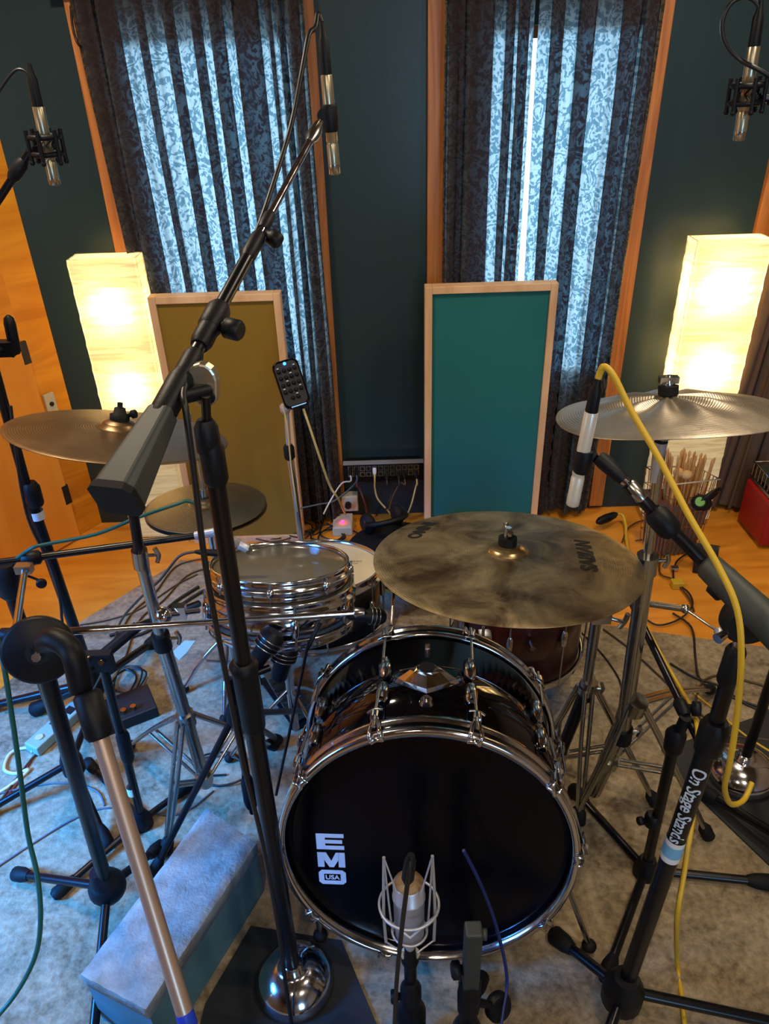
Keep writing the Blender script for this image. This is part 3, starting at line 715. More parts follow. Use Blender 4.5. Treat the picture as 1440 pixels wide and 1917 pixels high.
# hi-hat: two cymbals on a chrome stand
ho_, hn = V((-.507, 1.832, .669)), V((.016, .10, .994))
t, base, n, u, w_, top = cym_thing('hi_hat_cymbal', 'upper hi-hat cymbal, dull bronze, behind the tall black microphone stand', ho_+V((0, 0, .004)), hn, .17, .04, .018, .012, M['hat'])
t2, base2, n2, *_ = cym_thing('hi_hat_cymbal', 'lower hi-hat cymbal, dull bronze, facing up under the upper one', ho_-V((0, 0, .022)), -hn, .17, .04, .018, .010, M['hat'])
hs = thing('hi_hat_stand', 'chrome hi-hat stand with a pull rod behind the black microphone stands', 'cymbal stand', (ho_.x, ho_.y, FZ))
top_rod = Q(370, 856, 1.832)
MB().rod(V((ho_.x, ho_.y, .06)), V((ho_.x, ho_.y, .95)), .004).build('pull_rod', M['chrome'], hs)
b = MB(); b.rod(ho_+hn*.026, ho_+hn*.05, .012); b.rod(ho_+hn*.05, ho_+hn*.075, .008); b.build('clutch', M['steel'], hs)
MB().rod(ho_+hn*.018, ho_+hn*.027, .018).build('felt_washer', M['rubber'], hs)
MB().rod(V((ho_.x, ho_.y, .30)), ho_-hn*.04, .0105).build('upper_tube', M['chrome'], hs)
MB().rod(V((ho_.x, ho_.y, .06)), V((ho_.x, ho_.y, .33)), .0135).build('lower_tube', M['chrome'], hs)
MB().rod(V((ho_.x, ho_.y, .30)), V((ho_.x, ho_.y, .335)), .019).build('collar', M['plastic'], hs)
for px, py in ((345, 1290), (560, 1215), (420, 1345)):
    f = G(px, py, FZ+.012); lg = MB(); a = V((ho_.x, ho_.y, .20)); mid = a.lerp(f, .55)+V((0, 0, .02))
    lg.tube([a, mid, f], .0065, 8, 6); lg.tube([V((ho_.x, ho_.y, .07)), a.lerp(f, .5)], .005, 6, 1); o = lg.build('leg', M['chrome'], hs)
    MB().ball(f, .016, sz=(1, 1, .8)).build('rubber_foot', M['rubber'], o)

# ------------------------------------------------------------------ cymbal stands
def cym_stand(label, joints, rs, collars, collar_z, feet, spread_z, mats, ground_tube=None, wing=True):
    """joints from the floor up; rs radii of each tube"""
    t = thing('cymbal_stand', label, 'cymbal stand', (joints[0].x, joints[0].y, FZ))
    for i in range(len(joints)-1):
        MB().rod(joints[i], joints[i+1], rs[i], rs[i], 16).build(['lower_tube', 'middle_tube', 'upper_tube', 'tilter'][min(i, 3)], mats[i], t)
        if i > 0:
            d = (joints[i+1]-joints[i]).normalized(); c = MB().rod(joints[i]-d*.03, joints[i]+d*.015, rs[i-1]*1.25); co_ = c.build('collar', M['plastic'] if i != 2 else M['steel'], t)
            if wing:
                s_ = V((1, 0, 0)); q = joints[i]+s_*rs[i-1]; b = MB(); b.rod(q, q+s_*.02, .004); b.tube([q+s_*.02+V((0, 0, -.018)), q+s_*.026, q+s_*.02+V((0, 0, .018))], .005, 6, 4); b.build('wing_screw', M['steel'], co_)
    ax = joints[0]; d = (joints[1]-joints[0]).normalized()
    top_ = ax+d*((spread_z[1]-ax.z)/max(d.z, .1)); bot = ax+d*((spread_z[0]-ax.z)/max(d.z, .1))
    MB().rod(top_-d*.02, top_+d*.02, rs[0]*1.35).build('leg_collar', M['steel'], t)
    MB().rod(bot-d*.015, bot+d*.015, rs[0]*1.35).build('brace_collar', M['steel'], t)
    for f in feet:
        f = V(f); s_ = (f-top_).cross(V((0, 0, 1))).normalized()*.009; lg = MB(); k1 = top_.lerp(f, .5)+V((0, 0, .02))
        dd = (f-top_); dd.z = 0; dd.normalize()
        for sg in (-1, 1): lg.tube([top_+dd*.02+s_*sg, k1+s_*sg, f+s_*sg*.6], .0058, 8, 5)
        o = lg.build('leg', M['steel'], t)
        br = MB()
        for sg in (-1, 1): br.rod(bot+dd*.015+s_*sg, top_.lerp(f, .52)+V((0, 0, .012))+s_*sg, .0045, n=8)
        br.build('brace', M['steel'], o)
        e_ = (f-k1).normalized(); MB().prof(f-e_*.035, f+e_*.012, [(0, .011), (.3, .017), (.9, .017), (1, .011)], 12).build('rubber_foot', M['rubber'], o)
    return t
cz = V((-.494, 1.288, 1.159))
cs = cym_stand('chrome cymbal stand holding the left brown crash cymbal', [V((-.498, 1.33, .10)), Q(302, 1195, 1.31), Q(262, 1040, 1.30), cz-V((.0, 0, .03)), cz+V((0, .0, .02))], [.0165, .0135, .0105, .004], 2, 0,
    [G(240, 1398, FZ+.014), G(312, 1590, FZ+.014), G(512, 1395, FZ+.014)], (.13, .36), [M['steel'], M['steel'], M['black'], M['steel']])
b = MB(); jc = Q(306, 1152, 1.30); b.ball(jc, .020); b.rod(jc, Q(372, 1143, 1.36), .007); b.box(Q(336, 1145, 1.33), (.03, .02, .035)); b.build('side_clamp', M['chrome'], cs)
cz = V((.525, 1.262, 1.188))
cym_stand('chrome double-braced cymbal stand holding the grey crinkled cymbal on the right', [V((.533, 1.30, .06)), Q(1166, 1370, 1.27), Q(1212, 1050, 1.262), cz-V((0, 0, .05)), cz+V((0, 0, .02))], [.019, .018, .010, .004], 2, 0,
    [G(1325, 1562, FZ+.014), G(1075, 1530, FZ+.014), G(1330, 1290, FZ+.014)], (.20, .42), [M['steel'], M['steel'], M['steel'], M['steel']])
tl = thing('cymbal_tilter', 'round chrome tilter joint under the grey crinkled cymbal', 'cymbal stand joint', cz-V((0, 0, .05)))
MB().ball(cz-V((-.002, 0, .055)), .019).build('ball_joint', M['silverpaint'], tl)
MB().rod(cz-V((0, 0, .075)), cz-V((0, 0, .16)), .013, .009).build('sleeve', M['silverpaint'], tl)
s1b = V((.428, 1.345, .07))
st1 = cym_stand('chrome and black cymbal stand right of the bass drum, holding the big ride cymbal', [s1b, Q(1098, 1290, 1.345), Q(1122, 1128, 1.34), Q(1140, 1075, 1.335)], [.0155, .012, .010], 2, 0,
    [G(1225, 1500, FZ+.014), G(1000, 1420, FZ+.014), G(1085, 1535, FZ+.014)], (.16, .40), [M['black'], M['steel'], M['steel']])
bt = rc-rn*.03
MB().rod(Q(1128, 1100, 1.34), bt, .007).build('boom_arm', M['steel'], st1)
MB().rod(bt, rc+rn*.035, .004).build('tilter', M['steel'], st1)
b = MB(); q = Q(1124, 1152, 1.335); b.box(q, (.045, .03, .03)); b.rod(q, q+V((.05, -.01, -.012)), .005); b.tube([q+V((.045, -.01, -.03)), q+V((.055, -.01, -.012)), q+V((.06, -.01, .01))], .006, 6, 4); b.build('side_clamp', M['steel'], st1)
# small chrome arm right of the ride with a thin rod and white ball (counter arm)
b = MB(); p0, p1, p2 = Q(1172, 1124, 1.36), Q(1283, 1140, 1.30), Q(1346, 1183, 1.22); b.rod(p0, p1, .0075); b.ball(p1, .011); b.rod(p1, p2, .003); ca_ = thing('counter_arm', 'thin chrome arm with a pale ball end, pointing right from behind the ride cymbal', 'stand arm', p0)
b.build('arm', M['steel'], ca_); MB().ball(p2, .0105).build('ball_end', M['silverpaint'], ca_)

# ------------------------------------------------------------------ drums
def drum(name, label, c, n, R, h, shell_m, head_m, nl_=8, rim=.007, cat='drum', a0=0., lugs=True, bottom=True):
    c = V(c); n = V(n).normalized(); u = (V((1, 0, 0))-n*n.x).normalized(); w_ = n.cross(u)
    t = thing(name, label, cat, c-n*h)
    MB().revo(c, n, [(R-.010, -.012), (R-.010, -h+.012), (R-.014, -h+.012), (R-.014, -.012)], 72, closed=True).build('shell', shell_m, t)
    MB().revo(c, n, [(0, -.010), (R-.012, -.010), (R-.006, -.013), (R-.006, -.016), (0, -.0135)], 72).build('drumhead', head_m, t)
    for z0, sg, nm in ((0, -1, 'top_rim'), (-h, 1, 'bottom_rim')):
        pr = [(R-.008, z0), (R-.004, z0-sg*.002), (R-.001, z0), (R-.003, z0+sg*.008), (R-.003, z0+sg*.020), (R+.005, z0+sg*.024), (R+.005, z0+sg*.028), (R-.006, z0+sg*.028)]
        MB().revo(c, n, pr, 96, closed=True).build(nm, M['chrome'], t)
    if lugs:
        for k in range(nl_):
            a = a0+2*PI*k/nl_; d = u*math.cos(a)+w_*math.sin(a); p = c+d*(R+.001)
            lg = MB(); mid = -h/2
            lg.prof(p+n*(mid+min(.03, h*.22)), p+n*(mid-min(.03, h*.22)), [(0, .004), (.15, .010), (.85, .010), (1, .004)], 10); o = lg.build('lug', M['chrome'], t)
            MB().rod(p+d*.003-n*.002, p+d*.003+n*(-h+.004), .003, n=6).build('tension_rod', M['steel'], o)
    return t, c, n, u, w_
sn_n = V((.03, .30, .953)).normalized()
snc = V((-.2745, 1.588, .640))
drum('shallow_drum', 'shallow chrome drum with a smoky clear head, stacked on the chrome snare drum', snc, sn_n, .180, .050, M['chrome'], M['clearhead'], 8)
drum('snare_drum', 'chrome snare drum under the shallow clear-headed drum', snc-sn_n*.056+V((.0, 0, 0)), sn_n, .191, .115, M['chrome'], M['clearhead'], 8, a0=.3)
dt = drum('tom_drum', 'white-headed tom drum behind the chrome snare, beside the ride cymbal', (-.212, 1.83, .452), (0, .2, .98), .20, .20, M['black'], M['headwhite'], 8, a0=.2)
t, c, n, u, w_ = dt
vs, fs = text_geo('REMO', .016, .0001); b = MB(); b.add([c+u*(.118+p.x)+w_*(.035+p.y)+n*(-.0098+p.z) for p in vs], fs, True)
vs, fs = text_geo('USA', .010, .0001); b.add([c+u*(.118+p.x)+w_*(.020+p.y)+n*(-.0098+p.z) for p in vs], fs, True); b.build('head_print', M['ink'], t, smooth=False)
ft_, c, n, u, w_ = drum('floor_tom', 'dark mahogany floor tom right of the bass drum, under the ride cymbal', (.40, 1.80, .50), (0, .0, 1), .205, .37, M['mahogany'], M['headwhite'], 8, a0=-PI/2+.5)
for a in (-.25, -2.2, 1.5):
    d = V((math.cos(a), math.sin(a), 0)); p = c+d*(.225); b = MB(); b.tube([p+V((0, 0, -.13)), p+V((0, 0, -.38)), p+d*.03+V((0, 0, -.45)), p+d*.03+V((0, 0, -.47))], .005, 8, 3); lg = b.build('leg', M['chrome'], ft_)
    MB().ball(p+d*.03+V((0, 0, -.478)), .013).build('rubber_foot', M['rubber'], lg)
    MB().box(p-d*.012+V((0, 0, -.18)), (.035, .03, .04)).build('leg_bracket', M['chrome'], ft_)
MB().rod((.40, 1.595, .33), (.40, 1.565, .33), .008).build('badge_screw', M['chrome'], ft_)
# snare stand
ss = thing('snare_stand', 'chrome snare stand with basket arms under the chrome snare drum', 'drum stand', (-.2745, 1.66, FZ))
sb = snc-sn_n*.175
for k in range(3):
    a = .5+2*PI*k/3; d = V((math.cos(a), math.sin(a), 0)); e_ = sb+d*.185; e_ = V((e_.x, e_.y, sb.z-d.y*.06)); MB().tube([sb-V((0, 0, .05)), sb+d*.1-V((0, 0, .045)), e_-V((0, 0, .01)), e_+V((0, 0, .03))], .006, 8, 4).build('basket_arm', M['chrome'], ss)
MB().rod(sb-V((0, 0, .05)), V((sb.x, sb.y, .08)), .012).build('tube', M['chrome'], ss)
for k in range(3):
    a = 1.3+2*PI*k/3; d = V((math.cos(a), math.sin(a), 0)); f = V((sb.x, sb.y, FZ+.012))+d*.20; o = MB().tube([V((sb.x, sb.y, .24)), V((sb.x, sb.y, .13))+d*.11, f], .006, 8, 4).build('leg', M['chrome'], ss); MB().ball(f, .014).build('rubber_foot', M['rubber'], o)
# throne
tc_ = Q(742, 1022, 2.28); th = thing('drum_throne', 'round black padded drum throne behind the ride cymbal', 'drum stool', (tc_.x, tc_.y, 0))
MB().revo((tc_.x, tc_.y, tc_.z), (0, 0, 1), [(0, .0), (.15, -.002), (.185, -.012), (.195, -.035), (.185, -.06), (0, -.06)], 40).build('seat', M['rubber'], th)
MB().rod((tc_.x, tc_.y, .10), (tc_.x, tc_.y, tc_.z-.06), .014).build('post', M['steel'], th)
for k in range(3):
    a = .4+2*PI*k/3; f = V((tc_.x+.22*math.cos(a), tc_.y+.22*math.sin(a), .012)); MB().rod((tc_.x, tc_.y, .15), f, .008).build('leg', M['steel'], th)
def headphones(label, c, R, tilt, m2=M['plastic']):
    c = V(c); t = thing('headphones', label, 'headphones', c); rx = tilt
    def T(p): return c+rx @ V(p)
    MB().tube([T((R*math.sin(a), 0, R*math.cos(a))) for a in [math.radians(q) for q in range(-100, 101, 20)]], R*.15, 8, 3).build('headband', M['plastic'], t)
    for sg in (-1, 1):
        e_ = MB().prof(T((sg*R*.62, 0, -R*.35)), T((sg*R*1.08, 0, -R*.30)), [(0, R*.42), (.15, R*.5), (.5, R*.52), (.9, R*.4), (1, R*.25)], 20).build('ear_cup', M['rubber'], t)
        MB().prof(T((sg*R*1.05, 0, -R*.30)), T((sg*R*1.12, 0, -R*.30)), [(0, R*.32), (1, R*.25)], 20).build('cup_cap', m2, e_)
    return t
hc = G(722, 972, tc_.z+.045); headphones('black headphones lying on the drum throne', hc, .078, Matrix.Rotation(.5, 3, 'Z') @ Matrix.Rotation(1.15, 3, 'X'))
# foot pedal
pd = G(545, 1318, FZ); t = thing('drum_pedal', 'metal foot pedal with ridged footboard on the rug left of the bass drum', 'pedal', pd)
mxp = Matrix.Translation(pd) @ Matrix.Rotation(.55, 4, 'Z')
MB(mxp).box((0, .02, .004), (.08, .26, .008)).build('base_plate', M['plastic'], t)
b = MB(mxp @ Matrix.Translation((0, 0, .02)) @ Matrix.Rotation(.18, 4, 'X')); b.box((0, .02, .012), (.07, .22, .008))
for k in range(9): b.box((0, -.07+k*.02, .018), (.06, .006, .005))
b.build('footboard', M['steel'], t)
b = MB(mxp)
for sg in (-1, 1): b.tube([(sg*.045, .13, .0), (sg*.045, .135, .12), (sg*.03, .135, .16), (0, .135, .165)], .004, 6, 4)
b.build('frame_posts', M['chrome'], t)

# ------------------------------------------------------------------ tall central microphone stand and boom
B0 = G(553, 1842, FZ); P0 = Q(385, 742, .871)
t = thing('microphone_stand', 'tall black boom microphone stand with round chrome base, front left of the bass drum', 'microphone stand', B0)
MB().revo((B0.x, B0.y, FZ), (0, 0, 1), [(.082, .006), (.086, .006), (.084, .022), (.075, .040), (.055, .058), (.035, .066), (.022, .068), (.022, .085), (0, .085)], 64).build('base', M['chrome'], t, 'round chrome weighted base')
pt = Q(398, 860, .871)
pm = Q(458, 1255, .871)
MB().rod((B0.x, B0.y, .06), pm, .0165, .0155).build('lower_tube', M['black'], t)
MB().prof(pm-V((0, 0, .13)), pm+V((0, 0, .02)), [(0, .017), (.05, .0195), (.85, .0205), (.95, .023), (1, .015)]).build('height_clutch', M['plastic'], t)
MB().rod(pm, pt, .0125).build('upper_tube', M['black'], t)
q = Q(404, 890, .871); MB().prof(q-V((0, 0, .012)), q+V((0, 0, .055)), [(0, .0135), (.1, .0165), (.8, .0165), (1, .012)]).build('collar', M['plastic'], t)
q = Q(388, 815, .871); MB().prof(q-V((0, 0, .028)), q+V((0, 0, .022)), [(0, .011), (.15, .0165), (.8, .0155), (1, .010)]).build('top_collar', M['plastic'], t)
MB().rod(q, P0, .006).build('swivel_rod', M['black'], t)
# sticker
qs = Q(468, 1345, .871-.0165); rot_ = V((0, -1, 0))
b = MB(); vs = []; fs = []; 
for j in range(2):
    for i in range(9): a = -1.2+2.4*i/8; vs.append(V((qs.x+.0172*math.sin(a), .871+.0-.0172*math.cos(a), qs.z+(-.018 if j == 0 else .018))))
for i in range(8): fs.append((i, i+1, 9+i+1, 9+i))
b.add(vs, fs); b.build('round_sticker', M['lightblue'], t, 'pale sticker with a dark dot')
b = MB()
for i in range(16):
    pass
vs = []; fs = []
for rr, off in ((.012, 0), (.0085, 1)):
    for i in range(20): a = 2*PI*i/20; x = rr*math.cos(a); vs.append(V((qs.x+.0176*math.sin(x/.0172), .871-.0176*math.cos(x/.0172), qs.z+rr*math.sin(a))))
for i in range(20): fs.append((i, (i+1) % 20, 20+(i+1) % 20, 20+i))
b.add(vs, fs)
k = len(vs); vs2 = [V((qs.x+.0176*math.sin(.004*math.cos(2*PI*i/12)/.0172), .871-.0176*math.cos(.004*math.cos(2*PI*i/12)/.0172), qs.z-.002+.004*math.sin(2*PI*i/12))) for i in range(12)]
b.add(vs2, [tuple(range(12))]); b.build('sticker_ring', M['ink'], t)
# boom
P1 = Q(607, 216, 1.5); bd_ = (P1-P0).normalized()
bo = thing('boom_arm', 'long black telescopic boom arm with a dark grey counterweight, rising across the left window', 'boom arm', P0)
PB = P0; P0 = Q(322, 742, .86); bd_ = (P1-P0).normalized(); pe = online(P0, P1, py=928); pw = online(P0, P1, py=772); pk = online(P0, P1, py=455); pk2 = online(P0, P1, py=600); pj = online(P0, P1, py=420)
u, w_ = frame(bd_); side = bd_.cross(V((0, 0, 1))).normalized(); upv = side.cross(bd_)
b = MB(); vs = []
for p, hw, hh in ((pe, .026, .024), (pw, .016, .015)):
    for a, d in ((-1, -.7), (-.7, -1), (.7, -1), (1, -.7), (1, .7), (.7, 1), (-.7, 1), (-1, .7)): vs.append(p+side*a*hw+upv*d*hh)
fs = [(i, (i+1) % 8, 8+(i+1) % 8, 8+i) for i in range(8)]+[tuple(range(7, -1, -1)), tuple(range(8, 16))]
b.add(vs, fs, True); cwt = bev(b.build('counterweight', M['greyplastic'], bo, 'dark grey wedge counterweight', smooth=False), .003)
b = MB(); p = pe-bd_*.006; vs = [];
for p_ in (pe-bd_*.008, pe+bd_*.001):
    for a, d in ((-1, -.7), (-.7, -1), (.7, -1), (1, -.7), (1, .7), (.7, 1), (-.7, 1), (-1, .7)): vs.append(p_+side*a*.0268+upv*d*.0248)
b.add(vs, fs, True); b.build('end_cap', M['rubber'], cwt, smooth=False)
MB().rod(pw-bd_*.01, pk, .0095).build('outer_tube', M['black'], bo)
MB().rod(pk, online(P0, P1, py=262), .0062).build('inner_tube', M['chrome'], bo)
for py, r, L in ((790, .0125, .03), (745, .0165, .045), (690, .0135, .03), (620, .0145, .03), (596, .0165, .025), (462, .0115, .03), (415, .0095, .02)):
    p = online(P0, P1, py=py); MB().prof(p-bd_*L, p+bd_*L, [(0, r*.8), (.15, r), (.85, r), (1, r*.8)]).build('collar', M['plastic'], bo)
p = online(P0, P1, py=606); s_ = V((.8, -.35, -.1)).normalized(); knob(bo, p+s_*.012, s_, .014, .034)
p = online(P0, P1, py=432); knob(bo, p+s_*.006, V((.7, -.3, -.5)), .012, .028)
MB().rod(online(P0, P1, py=748), PB+V((.0, .02, .0)), .010).build('clamp_axle', M['plastic'], bo)
# tilt clamp of the boom: pale worn plate with a hole and bolt
cp_ = Q(384, 728, .90); b = MB(); vs = []; N = 28
for dz in (0, -.012):
    for i in range(N):
        a = 2*PI*i/N; rr = .018+.022*max(0, math.sin(a))**2*.9; x = rr*math.cos(a)*.95; z = rr*math.sin(a)*1.05
        vs.append(cp_+V((x+.25*z*0+.004, 0, z))+V((.28, .9, .1)).normalized()*dz+V((0, -.002, 0)))
b.add(vs, [tuple(range(N)), tuple(range(2*N-1, N-1, -1))]+[(i, (i+1) % N, N+(i+1) % N, N+i) for i in range(N)], True)
cl2 = bev(b.build('tilt_clamp', M['micsilver'], bo, 'worn silver tilt clamp plate', smooth=False), .003)
MB().rod(cp_+V((.008, -.018, -.006)), cp_+V((.008, .01, -.006)), .007).build('clamp_bolt', M['rubber'], cl2)
p = online(P0, P1, py=255); MB().prof(p-bd_*.02, p+bd_*.045, [(0, .007), (.3, .012), (.7, .011), (1, .008)]).build('swivel', M['steel'], bo)
# pencil microphone hanging upside down on the boom
def pencil(label, a, b_, r, m, clip_at=None, cable_end=True, name='pencil_microphone', cap=M['steel'], cl=.075):
    a, b_ = V(a), V(b_); d = (b_-a).normalized(); t = thing(name, label, 'microphone', b_)
    L = (b_-a).length
    MB().prof(a, b_, [(0, r*.85), (.02, r), (.66, r), (.665, r*.93), (.69, r*.93), (.70, r), (.97, r), (1, r*.85)], 20).build('body', m, t)
    MB().prof(b_-d*L*.10, b_+d*.0015, [(0, r*1.01), (.9, r*1.01), (1, r*.8)], 20).build('capsule_grille', cap, t)
    if cable_end:
        MB().prof(a-d*cl, a+d*.004, [(0, r*.35), (.25, r*.6), (.35, r*.85), (.95, r*.95), (1, r*.9)], 16).build('connector', M['plastic'], t)
    return t, d
ma, mbt = Q(611, 138, 1.5), Q(627, 325, 1.5)
pm_, d = pencil('silver pencil microphone hanging upright from the central boom, against the teal wall', ma, mbt, .0105, M['micsilver'])
p = ma.lerp(mbt, .43); b = MB(); b.prof(p-d*.022, p+d*.022, [(0, .013), (.1, .0145), (.9, .0145), (1, .013)]); b.tube([p, P1.lerp(p, .4), P1], .008, 8, 3); b.rod(P1+V((0, -.012, 0)), P1+V((0, .012, 0)), .012); b.build('microphone_clip', M['plastic'], pm_)
# cable of this microphone: over the top, along the boom, then hanging down the stand
ct = ma-d*.075
cpts = [ct, ct+V((-.006, 0, .012)), Q(590, 52, 1.48), Q(578, 66, 1.45), Q(566, 130, 1.42), Q(545, 235, 1.38), Q(510, 350, 1.28), Q(478, 440, 1.2), Q(425, 560, 1.07), Q(370, 668, .94), Q(344, 730, .86), Q(349, 775, .83), Q(365, 900, .825), Q(385, 1060, .82), Q(420, 1250, .82), Q(456, 1430, .82), Q(492, 1580, .82), Q(520, 1730, .80), Q(536, 1850, .78), Q(548, 1930, .76)]
cable('black cable clipped along the central boom and hanging down its stand', cpts, .0042, M['cord_black'])
# black base mat
mt = MB().poly([G(470, 1735, FZ+.001), G(640, 1762, FZ+.001), G(712, 1935, FZ+.001), G(700, 2100, FZ+.001), G(330, 2100, FZ+.001), G(385, 1880, FZ+.001)], .004, (0, 0, 1)).build('floor_mat', M['mat'], smooth=False)
tag(mt, 'black rubber mat under the round chrome base in front of the bass drum', 'floor mat')

# ------------------------------------------------------------------ high side microphones with shock mounts
def shock_mic(label, a, b_, mc, r, boom0, boom1, polexy, bl, sl):
    a, b_ = V(a), V(b_); t, d = pencil(label, a, b_, r, M['micsilver'], cable_end=True)
    c = V(mc); u, w_ = frame(d); b = MB()
    for s_ in (-.016, .016): b.tube([c+d*s_+(u*math.cos(q)+w_*math.sin(q))*.030 for q in [2*PI*i/12 for i in range(12)]], .0055, 8, 2, closed=True)
    for i in range(6):
        q = 2*PI*i/6; e_ = (u*math.cos(q)+w_*math.sin(q)); b.rod(c+e_*.034-d*.03, c+e_*.034+d*.03, .0045, n=8); b.ball(c+e_*.034+d*.032, .006, 8)
    b.build('shock_mount', M['plastic'], t)
    b = MB()
    for i in range(6):
        q = 2*PI*i/6; e_ = (u*math.cos(q)+w_*math.sin(q)); e2 = (u*math.cos(q+.7)+w_*math.sin(q+.7)); b.rod(c+e_*.034-d*.02, c+e2*.012, .0018, n=6); b.rod(c+e_*.034+d*.02, c+e2*.012, .0018, n=6)
    b.build('elastic_cord', M['rubber'], t)
    st = thing('microphone_stand', sl, 'microphone stand', (polexy[0], polexy[1], FZ)) if polexy[0] > 0 else thing('boom_arm', sl, 'boom arm', boom1)
    b0, b1 = V(boom0), V(boom1); MB().rod(b0, b1, .0085).build('boom', M['black'], st)
    MB().rod(c, b0, .007).build('swivel', M['plastic'], st)
    bm_ = (b1-b0).normalized()
    k = b0+bm_*.04; MB().prof(k-bm_*.02, k+bm_*.03, [(0, .010), (.2, .014), (.8, .014), (1, .010)]).build('collar', M['plastic'], st)
    pz = b1.z
    if polexy[0] > 0:
        MB().rod((polexy[0], polexy[1], .08), (polexy[0], polexy[1], pz), .012).build('pole', M['black'], st)
        tripod(st, (polexy[0], polexy[1], .10), [(polexy[0]+.25*math.cos(q), polexy[1]+.25*math.sin(q), FZ+.012) for q in (.6, 2.7, 4.8)], .009, M['black'])
    return t
yl = 1.75
b1 = Q(-70, 478, 1.70)
shock_mic('silver pencil microphone in a black shock mount at the upper left edge', Q(71, 198, yl), Q(103, 345, yl), Q(86, 272, yl), .0118, Q(55, 285, yl), b1, (-1.6, 1.25), '', 'black boom arm reaching in from the left edge to hold the upper left microphone')
b1 = V((1.75, 1.6, 1.5))
shock_mic('silver pencil microphone in a black shock mount at the upper right edge', Q(1412, 85, yl), Q(1384, 262, yl), Q(1398, 176, yl), .0125, Q(1420, 182, yl), b1, (1.75, 1.6), '', 'black boom stand off the right edge, its arm holding the upper right microphone')
cable('black cable looping above the upper left microphone', [Q(66, 172, yl), Q(62, 155, yl), Q(45, 132, yl), Q(22, 138, yl), Q(-20, 200, yl)], .003, M['cord_black'])
cable('black cable looping around the upper right microphone', [Q(1424, 40, yl), Q(1420, 12, yl), Q(1400, -5, yl), Q(1370, 5, yl), Q(1353, 40, yl), Q(1358, 80, yl), Q(1385, 112, yl), Q(1420, 130, yl-.02), Q(1470, 160, yl-.02)], .0045, M['cord_black'])

# ------------------------------------------------------------------ right front stand (white lettering) with boom and pale microphone
H0 = G(1163, 1872, .075); H0 = Q(1163, 1868, .80)
pv = Q(1393, 1168, .86)
t = thing('microphone_stand', 'black tripod boom stand with white lettering down its pole, at the right front', 'microphone stand', (H0.x, H0.y, FZ))
top_t = Q(1338, 1362, .84)
MB().rod(H0, top_t, .0165).build('lower_tube', M['black'], t)
dd = (pv-H0).normalized()
MB().rod(top_t, Q(1375, 1235, .85), .0125).build('middle_tube', M['black'], t)
MB().prof(top_t-dd*.055, top_t+dd*.015, [(0, .017), (.1, .022), (.8, .0235), (1, .018)]).build('height_clutch', M['plastic'], t)
p = Q(1368, 1250, .85); MB().prof(p-dd*.03, p+dd*.04, [(0, .013), (.1, .0155), (.9, .0155), (1, .012)]).build('upper_clutch', M['plastic'], t)
MB().rod(Q(1375, 1235, .85), pv, .009).build('neck', M['steel'], t)
b = MB(); c = pv+V((.004, 0, .01)); b.prof(c+V((0, -.016, 0)), c+V((0, .016, 0)), [(0, .036), (.2, .040), (.8, .040), (1, .036)], 28); b.build('tilt_clutch', M['plastic'], t)
MB().prof(pv+V((-.03, -.01, -.01)), pv+V((-.045, -.018, -.012)), [(0, .006), (1, .008)]).build('clutch_bolt', M['chrome'], t)
tripod(t, V((H0.x, H0.y, .075)), [G(1040, 1752, FZ+.014), G(1500, 1925, FZ+.014), G(1030, 2250, FZ+.014)], .0115, M['black'], .042, .05)
# boom of this stand
m0 = Q(1118, 848, 1.03); bo = thing('boom_arm', 'black boom arm crossing the right side up to the pale microphone', 'boom arm', pv)
bdir = (m0-pv).normalized(); s0 = pv+V((0, -.0, .052))
j1 = Q(1130, 870, 1.02); jb = Q(1240, 975, .965); jc = Q(1330, 1065, .925); je = Q(1490, 1215, .78)
MB().rod(Q(1172, 905, 1.0), jc, .0100).build('outer_tube', M['black'], bo)
MB().rod(j1, Q(1200, 925, .987), .0070).build('inner_tube', M['chrome'], bo)
p = Q(1193, 927, 1.125); e_ = (jb-j1).normalized(); MB().prof(Q(1176, 905, 1.0), Q(1204, 935, .985), [(0, .009), (.1, .0112), (.9, .0112), (1, .010)]).build('collar', M['steel'], bo)
MB().prof(Q(1120, 855, 1.025), Q(1168, 898, 1.0), [(0, .0105), (.2, .0125), (.8, .0115), (1, .0095)]).build('end_swivel', M['plastic'], bo)
MB().prof(Q(1222, 955, .975), Q(1262, 1000, .955), [(0, .013), (.2, .019), (.8, .019), (1, .013)]).build('boom_clutch', M['plastic'], bo)
MB().prof(Q(1322, 1055, .93), je, [(0, .016), (.04, .0215), (.95, .028), (1, .024)], 20).build('counterweight', M['greyplastic'], bo)
MB().prof(Q(1345, 1082, .912), Q(1368, 1105, .897), [(0, .022), (.1, .0265), (.9, .0265), (1, .024)], 20).build('weight_collar', M['plastic'], bo)
